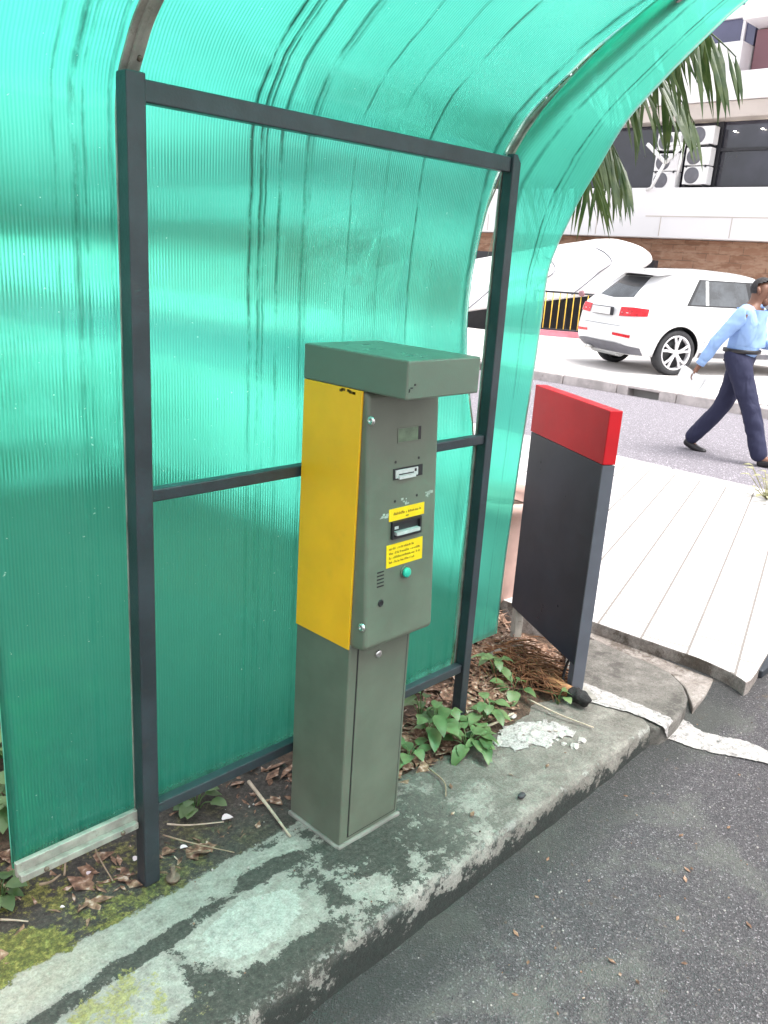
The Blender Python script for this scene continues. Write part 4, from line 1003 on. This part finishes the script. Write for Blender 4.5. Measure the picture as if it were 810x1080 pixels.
LOW = {'zs': [.22, .3, .42, .55, .68, .76, .82, .86, .92, 1.0, 1.1, 1.2, 1.3, 1.36, 1.40],
    'xr': [(.22, .15), (.45, .0), (.7, .03), (.88, .12), (1.0, .55), (1.2, .9), (1.36, 1.2), (1.4, 1.5)],
    'xf': [(.22, 4.2), (.45, 4.36), (.6, 4.36), (.74, 4.15), (.82, 3.7), (.90, 3.15), (1.1, 2.8), (1.3, 2.4), (1.4, 2.1)],
    'w': [(.22, .78), (.45, .86), (.7, .87), (.86, .85), (1.0, .78), (1.2, .68), (1.36, .58), (1.4, .4)], 'wheels': (.8, 3.5)}
p = gnd(577, 352, -.3); bc = make_car('parked_car', 'brown parked car glimpsed behind the yellow-barred railing', (p.x+3.3, p.y+5.1, -.62), R(-75), LOW, 'carbrown', .62)
for s in (-1, 1):
    m = MB(); m.grid(lambda u, v: Vector((lerp(lerp(1.0, 1.35, v), lerp(2.95, 2.35, v), u), s*(interp(LOW['w'], lerp(.93, 1.28, v))+.005), lerp(.93, 1.28, v))), 6, 6); m.build('side_window', 'carglass', bc)
m = MB(); patch(m, LOW, 50, 70, lambda u: .93, lambda u: 1.3, .006, 12, 5); m.build('windscreen', 'carglass', bc)
for s in (-1, 1):
    m = MB(); a, b = (40, 46) if s > 0 else (-46, -40); patch(m, LOW, a, b, lambda u: .56, lambda u: .68, .008, 8, 3); m.build('headlight', 'silver_plastic', bc)

# ------------------------------------------------------------------ railing and pink kerb wall
ra, rb_ = Vector((16.5, 11.4, .05)), Vector((17.4, 9.7, .05)); rd_ = (rb_-ra).normalized(); rl = (rb_-ra).length
rg = thing('railing', 'low black railing with yellow bars behind the white car', 'railing', ra)
m = MB(); m.tube([ra+Vector((0, 0, .98)), rb_+Vector((0, 0, .98))], .022, 8); m.build('top_rail', 'frame_dark', rg)
m = MB(); m.tube([ra+Vector((0, 0, .16)), rb_+Vector((0, 0, .16))], .018, 8); m.build('lower_rail', 'frame_dark', rg)
for k in range(int(rl/.155)):
    q = ra+rd_*(.1+.155*k); MB().tube([q+Vector((0, 0, .16)), q+Vector((0, 0, .97))], .012, 6).build('bar', 'yellow_bar', rg)
for d_ in (0.0, rl): q = ra+rd_*d_; MB().tube([q, q+Vector((0, 0, 1.0))], .035, 8).build('post', 'frame_dark', rg)
pn2 = Vector((-rd_.y, rd_.x, 0))
m = MB(); m.prism([ra-rd_*1+Vector((0, 0, .12)), rb_+rd_*1+Vector((0, 0, .12)), rb_+rd_*1+pn2*.22+Vector((0, 0, .12)), ra-rd_*1+pn2*.22+Vector((0, 0, .12))], (0, 0, -.7), bev=.01)
tag(m.build('low_wall', 'pink'), 'low pinkish red wall strip under the railing', 'wall')
q = ra+rd_*.95+Vector((0, -.1, 0))
m = MB(); t = bmesh.new(); bmesh.ops.create_icosphere(t, subdivisions=2, radius=.07)
for v in t.verts: v.co = v.co*(1+.3*noise.noise(v.co*20))+q+Vector((0, 0, .99))
m.join(t); tag(m.build('red_cloth', 'mauve'), 'dark red cloth bundle tied on the railing top beside the car', 'cloth')

# ------------------------------------------------------------------ office building
BX = 24.0
bd = thing('office_building', 'white office building with dark strip windows and a brown stone ground floor', 'building', (BX, 8, 0))
def slab_(nm, ya, yb, za, zb, x0_, x1_, mat, par=bd, bev=.02): return bx(nm, (x0_, ya, za), (x1_, yb, zb), mat, par, bev)
slab_('stone_wall', -20, 40, -.7, 2.56, BX+.5, BX+9, 'stonewall')
f1 = slab_('spandrel', -20, 40, 2.57, 3.94, BX, BX+9, 'bwhite')
m = MB()
for k in range(14): m.box((BX-.012, 2.0+k*2.1, 2.62), (BX-.002, 2.02+k*2.1, 3.14))
m.box((BX-.012, -20, 3.15), (BX-.002, 13, 3.175)); m.build('panel_joint', 'beige', f1)
slab_('window_wall', -20, 40, 3.95, 5.68, BX+.55, BX+.7, 'glass_dark', bev=0)
slab_('room_back', -20, 40, 3.95, 5.68, BX+2.5, BX+2.6, 'frame_dark', bev=0)
wf = MB()
for k, yy in enumerate((12.75, 11.35, 9.1, 6.9, 4.7, 2.5, .3)): wf.box((BX+.47, yy-.06, 3.95), (BX+.548, yy+.06, 5.68))
wf.box((BX+.48, -20, 4.92), (BX+.546, 11.30, 5.0)); wf.box((BX+.48, -20, 3.95), (BX+.547, 40, 4.02)); wf.build('window_frame', 'frame_dark', bd)
lm = MB()
for yy, zz in ((10.95, 5.42), (10.2, 5.45), (11.85, 5.43), (9.6, 5.2)): lm.lathe([(.035, 0), (.04, .01), (.005, .02)], (BX+.45, yy, zz), (0, 0, -1), 10)
lm.build('ceiling_lamp', 'lamp', bd)
slab_('soffit_band', -20, 40, 5.69, 6.10, BX-.05, BX+9, 'beige')
f2 = slab_('upper_spandrel', -20, 40, 6.11, 6.80, BX-.12, BX+9, 'bwhite')
m = MB()
for k in range(14): m.box((BX-.132, 1.4+k*1.7, 6.14), (BX-.122, 1.42+k*1.7, 6.78))
m.build('panel_joint', 'beige', f2)
slab_('parapet', 11.05, 40, 6.81, 7.62, BX+.25, BX+9, 'bwhite')
slab_('bay_return', -20, 11.0, 6.81, 8.0, BX+.9, BX+9, 'mauve'); slab_('bay_ledge', -20, 11.0, 8.02, 8.5, BX-.1, BX+9, 'bwhite')
g2 = slab_('upper_window', 11.05, 40, 7.63, 10.5, BX+.9, BX+1.1, 'glass_blue', bev=0)
m = MB()
for yy in (11.35, 12.6, 13.9, 15.2): m.box((BX+.82, yy-.04, 7.63), (BX+.898, yy+.04, 10.5))
m.box((BX+.80, 11.05, 8.32), (BX+.896, 40, 8.62)); m.build('window_frame', 'bwhite', g2)
slab_('upper_floors', -20, 40, 10.52, 12.0, BX, BX+9, 'bwhite')
# air conditioners on the ledge
def aircon(lab, loc):
    o = thing('air_conditioner', lab, 'air conditioner', loc, 0, 'white air conditioner units by the window', True)
    MB().box((-.16, -.36, 0), (.16, .36, .47), .02).build('casing', 'white', o)
    MB().lathe([(.215, 0), (.215, .012), (.19, .02), (.06, .022), (.01, .03)], (-.16, .10, .235), (-1, 0, 0), 24).build('fan_grille', 'cladding', o)
    m = MB().box((-.166, -.35, .02), (-.161, -.14, .45)); m.build('side_cover', 'bwhite', o)
    m = MB().box((-.2, -.3, -.06), (.2, -.26, -.002)).box((-.2, .26, -.06), (.2, .3, -.002)); m.build('bracket', 'frame_dark', o)
for k, (px, pyy, lab) in enumerate([(740, 154, 'topmost white air conditioner of the right stack'), (736, 176, 'middle white air conditioner of the right stack'), (733, 196, 'bottom white air conditioner of the right stack'),
        (706, 160, 'topmost white air conditioner of the left stack beside the palm'), (703, 182, 'middle white air conditioner of the left stack beside the palm'), (700, 201, 'bottom white air conditioner of the left stack beside the palm')]):
    q = hit(px, pyy, 0, BX+.2); aircon(lab, (BX+.25, q.y, q.z+.03))
br = thing('steel_bracket', 'white steel bracket shaped like a leaning V in front of the air conditioners', 'bracket', hit(700, 199, 0, BX-.3))
A, B, D, E_ = (hit(*p, 0, BX-.3) for p in ((683, 152), (702, 172), (722, 152), (687, 198)))
m = MB()
m.tube([A, B], .06, 4); m.build('arm', 'white', br); MB().tube([B, D], .06, 4).build('arm', 'white', br); MB().tube([D, D.lerp(A, .45)], .05, 4).build('arm', 'white', br)
MB().tube([B+Vector((0, 0, .05)), E_, E_+Vector((.3, .3, -.02))], .05, 4).build('arm', 'white', br)
MB().tube([hit(722, 152, 0, BX-.3), hit(714, 186, 0, BX-.25)], .04, 4).build('strut', 'white', br)

# curved white canopy roof over the ramp
aw = thing('ramp_canopy', 'curved white canopy roof sloping down to the left behind the railing', 'canopy', (19, 12, 0))
e1 = [hit(u, v, 0, x) for u, v, x in ((643, 307, 18.6), (656, 297, 18.7), (672, 284, 18.9), (687, 272, 19.0), (679, 262, 19.8), (665, 256, 20.4), (648, 252, 21), (630, 252, 22))]
dn = Vector((-1.2, 6.5, -1.15))
m = MB(); E1 = bez(e1, 6); nn_ = 14
rows = [[m.b.verts.new(p+dn*(k/nn_)+Vector((0, 0, -.25*(k/nn_)**2))) for p in E1] for k in range(nn_+1)]
for a, b in zip(rows, rows[1:]):
    for i in range(len(E1)-1): f = m.b.faces.new((a[i], a[i+1], b[i+1], b[i])); f.smooth = True
r_ = bmesh.ops.extrude_face_region(m.b, geom=list(m.b.faces))
for g_ in r_['geom']:
    if isinstance(g_, bmesh.types.BMVert): g_.co += Vector((.06, .0, -.06))
m.build('roof', 'white', aw)
m = MB()
for k in (2, 5, 8): m.tube([v for v in [p+dn*(k/nn_)+Vector((-.015, -.01, .012-.25*(k/nn_)**2)) for p in E1[:30]]], .012, 5)
m.build('seam', 'cladding', aw)
for k, q in enumerate((hit(668, 300, 0, 20.2), hit(600, 320, 0, 19.6))): MB().tube([Vector((q.x, q.y, -.62)), q+Vector((.1, .2, .4))], .05, 8).build('column', 'frame_dark', aw)
bx('shade_wall', (21.5, 11.2, -.62), (21.7, 19, 1.9), 'frame_dark', aw)  # near-black colour stands in for the shade under the canopy roof

# ------------------------------------------------------------------ the walking man
def skin(name, verts, edges, rad, mat, parent, sub=2, root=0, fold=0):
    me = bpy.data.meshes.new(name); me.from_pydata([tuple(v) for v in verts], edges, []); me.update()
    o = bpy.data.objects.new(name, me); C.objects.link(o)
    md = o.modifiers.new('skin', 'SKIN'); md.use_smooth_shade = True
    for i, v in enumerate(me.skin_vertices[0].data):
        r = rad[i]; v.radius = (r, r) if isinstance(r, (int, float)) else r; v.use_root = (i == root)
    s = o.modifiers.new('sub', 'SUBSURF'); s.levels = sub; s.render_levels = sub
    dg = bpy.context.evaluated_depsgraph_get(); me2 = bpy.data.meshes.new_from_object(o.evaluated_get(dg)); o.modifiers.clear(); o.data = me2
    if fold:                                                       # creases pressed into the cloth itself
        nr = [v.normal.copy() for v in me2.vertices]
        for v, q in zip(me2.vertices, nr):
            p = v.co; f_ = noise.noise(Vector((p.x*7+p.z*5, p.y*7, p.z*13)))+.5*noise.noise(Vector((p.x*16, p.y*16-p.z*9, p.z*26)))
            v.co = p+q*fold*f_
    me2.materials.clear(); me2.materials.append(MAT[mat])
    if parent is not None: o.parent = parent
    return o
man = thing('person', 'man in a light blue shirt and navy trousers striding across the street with papers', 'person', (7.95, 3.15, -.1), R(-85), None, True)
# local axes: +X forward, +Y his left, Z up
J = {'pel': (0, 0, .95), 'abd': (.01, 0, 1.08), 'che': (.03, 0, 1.25), 'sho': (.035, 0, 1.38), 'nek': (.055, 0, 1.47), 'hea': (.085, 0, 1.575), 'top': (.08, 0, 1.655),
     'lhip': (-.01, .09, .90), 'lkne': (-.10, .09, .50), 'lank': (-.38, .085, .12), 'lbal': (-.28, .085, .035), 'ltoe': (-.21, .085, .02),
     'rhip': (.02, -.09, .90), 'rkne': (.21, -.09, .51), 'rank': (.36, -.085, .10), 'rbal': (.48, -.085, .075), 'rtoe': (.55, -.085, .075),
     'rsh': (.03, -.20, 1.37), 'relb': (-.15, -.25, 1.12), 'rwri': (-.27, -.25, .89), 'rpal': (-.305, -.25, .815),
     'lsh': (.03, .20, 1.37), 'lelb': (.10, .25, 1.09), 'lwri': (.33, .20, 1.12), 'lpal': (.41, .18, 1.14)}
def fig(edges, radii, extra=()):
    names = []; 
    for a, b in edges:
        for q in (a, b):
            if q not in names: names.append(q)
    return [J[q] for q in names], [(names.index(a), names.index(b)) for a, b in edges], [radii[q] for q in names]
for s, sd in (('r', -1), ('l', 1)):                                # fingers, unequal, curled; thumb off the palm's side
    p = Vector(J[s+'pal']); w = Vector(J[s+'wri']); d = (p-w).normalized(); sv = Vector((0, 1, 0)) if s == 'r' else Vector((0, 0, 1)); cu = d.cross(sv)
    sv = cu.cross(d).normalized()
    for k, L in enumerate((.070, .078, .072, .058)):
        b0 = p+sv*((k-1.5)*.021)+d*.02; J[f'{s}f{k}a'] = tuple(b0); J[f'{s}f{k}b'] = tuple(b0+d*L*.5+cu*.008); J[f'{s}f{k}c'] = tuple(b0+d*L*.75+cu*.034)
    J[s+'ta'] = tuple(w.lerp(p, .6)+sv*-.035+d*.0); J[s+'tb'] = tuple(w.lerp(p, .9)+sv*-.05+d*.02+cu*.015)
be = [('pel', 'abd'), ('abd', 'che'), ('che', 'sho'), ('sho', 'nek'), ('nek', 'hea'), ('hea', 'top'),
      ('pel', 'lhip'), ('lhip', 'lkne'), ('lkne', 'lank'), ('lank', 'lbal'), ('lbal', 'ltoe'), ('pel', 'rhip'), ('rhip', 'rkne'), ('rkne', 'rank'), ('rank', 'rbal'), ('rbal', 'rtoe'),
      ('sho', 'rsh'), ('rsh', 'relb'), ('relb', 'rwri'), ('rwri', 'rpal'), ('sho', 'lsh'), ('lsh', 'lelb'), ('lelb', 'lwri'), ('lwri', 'lpal')]
br_ = dict(pel=(.13, .10), abd=(.13, .10), che=(.14, .10), sho=(.11, .085), nek=.058, hea=(.082, .098), top=(.055, .065), lhip=.085, lkne=.055, lank=.04, lbal=.035, ltoe=.025, rhip=.085, rkne=.055, rank=.04, rbal=.035, rtoe=.025,
           rsh=.055, relb=.042, rwri=.027, rpal=(.036, .018), lsh=.055, lelb=.042, lwri=.027, lpal=(.036, .018))
for s in 'rl':
    for k in range(4): be += [(s+'pal', f'{s}f{k}a'), (f'{s}f{k}a', f'{s}f{k}b'), (f'{s}f{k}b', f'{s}f{k}c')]; br_.update({f'{s}f{k}a': .010, f'{s}f{k}b': .0088, f'{s}f{k}c': .0075})
    be += [(s+'wri', s+'ta'), (s+'ta', s+'tb')]; br_.update({s+'ta': .012, s+'tb': .009})
V, Ed, Rd = fig(be, br_); body = skin('body', V, Ed, Rd, 'skin', man)
# face: nose, brow, ears, eyes, mouth shaped onto the head
hc = Vector(J['hea'])
fm = MB()
fm.tube([hc+Vector((.088, 0, .030)), hc+Vector((.112, 0, -.012)), hc+Vector((.094, 0, -.022))], [.009, .016, .012], 8)
for s in (-1, 1): fm.tube([hc+Vector((-.012, s*.083, .028)), hc+Vector((.0, s*.095, .0)), hc+Vector((.006, s*.084, -.034))], [.012, .016, .009], 8)
fm.tube([hc+Vector((.08, -.042, .042)), hc+Vector((.097, 0, .044)), hc+Vector((.08, .042, .042))], [.008, .009, .008], 6)
fm.tube([hc+Vector((.078, -.03, -.052)), hc+Vector((.094, 0, -.050)), hc+Vector((.078, .03, -.052))], [.006, .009, .006], 6)
fm.tube([hc+Vector((.03, 0, -.10)), hc+Vector((.075, 0, -.088))], [.045, .028], 10)
fm.build('face', 'skin', man)
em = MB()
for s in (-1, 1): em.tube([hc+Vector((.083, s*.032, .022)), hc+Vector((.092, s*.032, .022))], [.011, .005], 8)
em.build('eyes', 'black', man)
t = bmesh.new(); bmesh.ops.create_uvsphere(t, u_segments=32, v_segments=20, radius=1)
for v in t.verts: v.co = Vector((v.co.x*.100, v.co.y*.088, v.co.z*.098))
bmesh.ops.delete(t, geom=[v for v in t.verts if v.co.z < (-.045 if v.co.x < -.01 else .036+.42*max(0, v.co.x))], context='VERTS')
for v in t.verts: v.co = v.co*(1+.03*noise.noise(v.co*40))+hc+Vector((-.004, 0, .018))
for f in t.faces: f.smooth = True
m = MB(); m.join(t)
for f in m.b.faces: f.smooth = True
m.build('hair', 'hair', man)
m = MB(); m.lathe([(.070, 0), (.074, .012), (.070, .034), (.066, .036), (.066, .0)], (.055, 0, 1.435), (.22, 0, 1), 20); m.build('collar', 'shirt', man)
for s_ in ('r', 'l'):
    a_, b_ = Vector(J[s_+'elb']), Vector(J[s_+'wri']); d_ = (b_-a_).normalized(); MB().lathe([(.040, 0), (.044, .004), (.042, .055), (.034, .058)], a_.lerp(b_, .80), d_, 16).build('cuff', 'shirt', man)
J.update(pelt=(.005, 0, .935), rcuf=tuple(Vector(J['relb']).lerp(Vector(J['rwri']), .93)), lcuf=tuple(Vector(J['lelb']).lerp(Vector(J['lwri']), .93)), col=(.05, 0, 1.44))
V, Ed, Rd = fig([('pelt', 'abd'), ('abd', 'che'), ('che', 'sho'), ('sho', 'col'), ('sho', 'rsh'), ('rsh', 'relb'), ('relb', 'rcuf'), ('sho', 'lsh'), ('lsh', 'lelb'), ('lelb', 'lcuf')],
    dict(pelt=(.160, .145), abd=(.160, .150), che=(.172, .148), sho=(.135, .115), col=.068, rsh=.078, relb=.060, rcuf=.048, lsh=.078, lelb=.060, lcuf=.048))
skin('shirt', V, Ed, Rd, 'shirt', man, 3, 2, .008)
J.update(wst=(.005, 0, 1.10), lhem=(-.385, .085, .09), rhem=(.375, -.085, .055))
V, Ed, Rd = fig([('pel', 'wst'), ('pel', 'lhip'), ('lhip', 'lkne'), ('lkne', 'lhem'), ('pel', 'rhip'), ('rhip', 'rkne'), ('rkne', 'rhem')],
    dict(pel=(.165, .15), wst=(.182, .168), lhip=.118, lkne=.088, lhem=.082, rhip=.118, rkne=.09, rhem=.082))
skin('trousers', V, Ed, Rd, 'trousers', man, 3, 0, .007)
for nm, hl, bl, te in (('shoe', (-.415, .085, .115), (-.29, .085, .045), (-.18, .085, .028)), ('shoe', (.335, -.085, .055), (.46, -.085, .065), (.60, -.085, .075))):
    skin(nm, [hl, tuple(Vector(hl).lerp(Vector(bl), .5)), bl, te], [(0, 1), (1, 2), (2, 3)], [(.045, .05), (.044, .045), (.05, .035), (.036, .024)], 'shoe', man)
V = []; m = MB()
m.lathe([(.166, 0), (.171, .008), (.171, .030), (.166, .036)], (0, 0, 0), (0, 0, 1), 28)
for v in m.b.verts: v.co = Vector((v.co.x*.98+.003, v.co.y*1.02, v.co.z+1.015))
m.build('belt', 'shoe', man)
pc = Vector((7.95, 3.15, -.1)); rm = Matrix.Rotation(R(-85), 3, 'Z')
pp = pc + rm @ Vector((-.335, -.285, .72)); m = MB()
for k in range(3):
    rr_ = rm @ Matrix.Rotation(R(18+4*k), 3, 'Y'); m.box(pp+Vector((.01*k, 0, 0))-Vector((.12, .002, .10)), pp+Vector((.01*k, 0, 0))+Vector((.12, .002, .10)), rot=rr_ @ Matrix.Rotation(R(3*k), 3, 'Z'))
tag(m.build('paper', 'paper'), 'white papers held in the walking man\'s hand', 'paper')

# ------------------------------------------------------------------ light
EXPO = 1.6
w = bpy.data.worlds.new('World'); S.world = w; w.use_nodes = True; nt = w.node_tree; nt.nodes.clear()
sky = nt.nodes.new('ShaderNodeTexSky'); sky.sky_type = 'NISHITA'; sky.sun_disc = False
SUN_EL, SUN_AZ = R(68), R(165)                                    # azimuth from +Y towards +X
sky.sun_elevation = SUN_EL; sky.sun_rotation = SUN_AZ; sky.air_density = 1.0; sky.dust_density = 4.0; sky.ozone_density = 1.0
hs = nt.nodes.new('ShaderNodeHueSaturation'); hs.inputs['Saturation'].default_value = .22
bg = nt.nodes.new('ShaderNodeBackground'); bg.inputs[1].default_value = .15; wo = nt.nodes.new('ShaderNodeOutputWorld')
nt.links.new(sky.outputs[0], hs.inputs['Color']); nt.links.new(hs.outputs[0], bg.inputs[0]); nt.links.new(bg.outputs[0], wo.inputs[0])
sl = bpy.data.lights.new('sun', 'SUN'); sl.energy = 1.0; sl.angle = R(25); sl.color = (1, .97, .93)
so = bpy.data.objects.new('sun', sl); C.objects.link(so)
sd_ = Vector((math.sin(SUN_AZ)*math.cos(SUN_EL), math.cos(SUN_AZ)*math.cos(SUN_EL), math.sin(SUN_EL)))
so.rotation_euler = sd_.to_track_quat('Z', 'Y').to_euler()
S.view_settings.view_transform = 'Standard'; S.view_settings.look = 'None'; S.view_settings.gamma = 1; S.view_settings.exposure = EXPO
S.view_settings.use_curve_mapping = False
S.render.engine = 'CYCLES'; cy = S.cycles; cy.use_denoising = True; cy.max_bounces = 14; cy.transparent_max_bounces = 16; cy.transmission_bounces = 12; cy.sample_clamp_indirect = 6
for o in bpy.data.objects:
    if 'local' in o: del o['local']
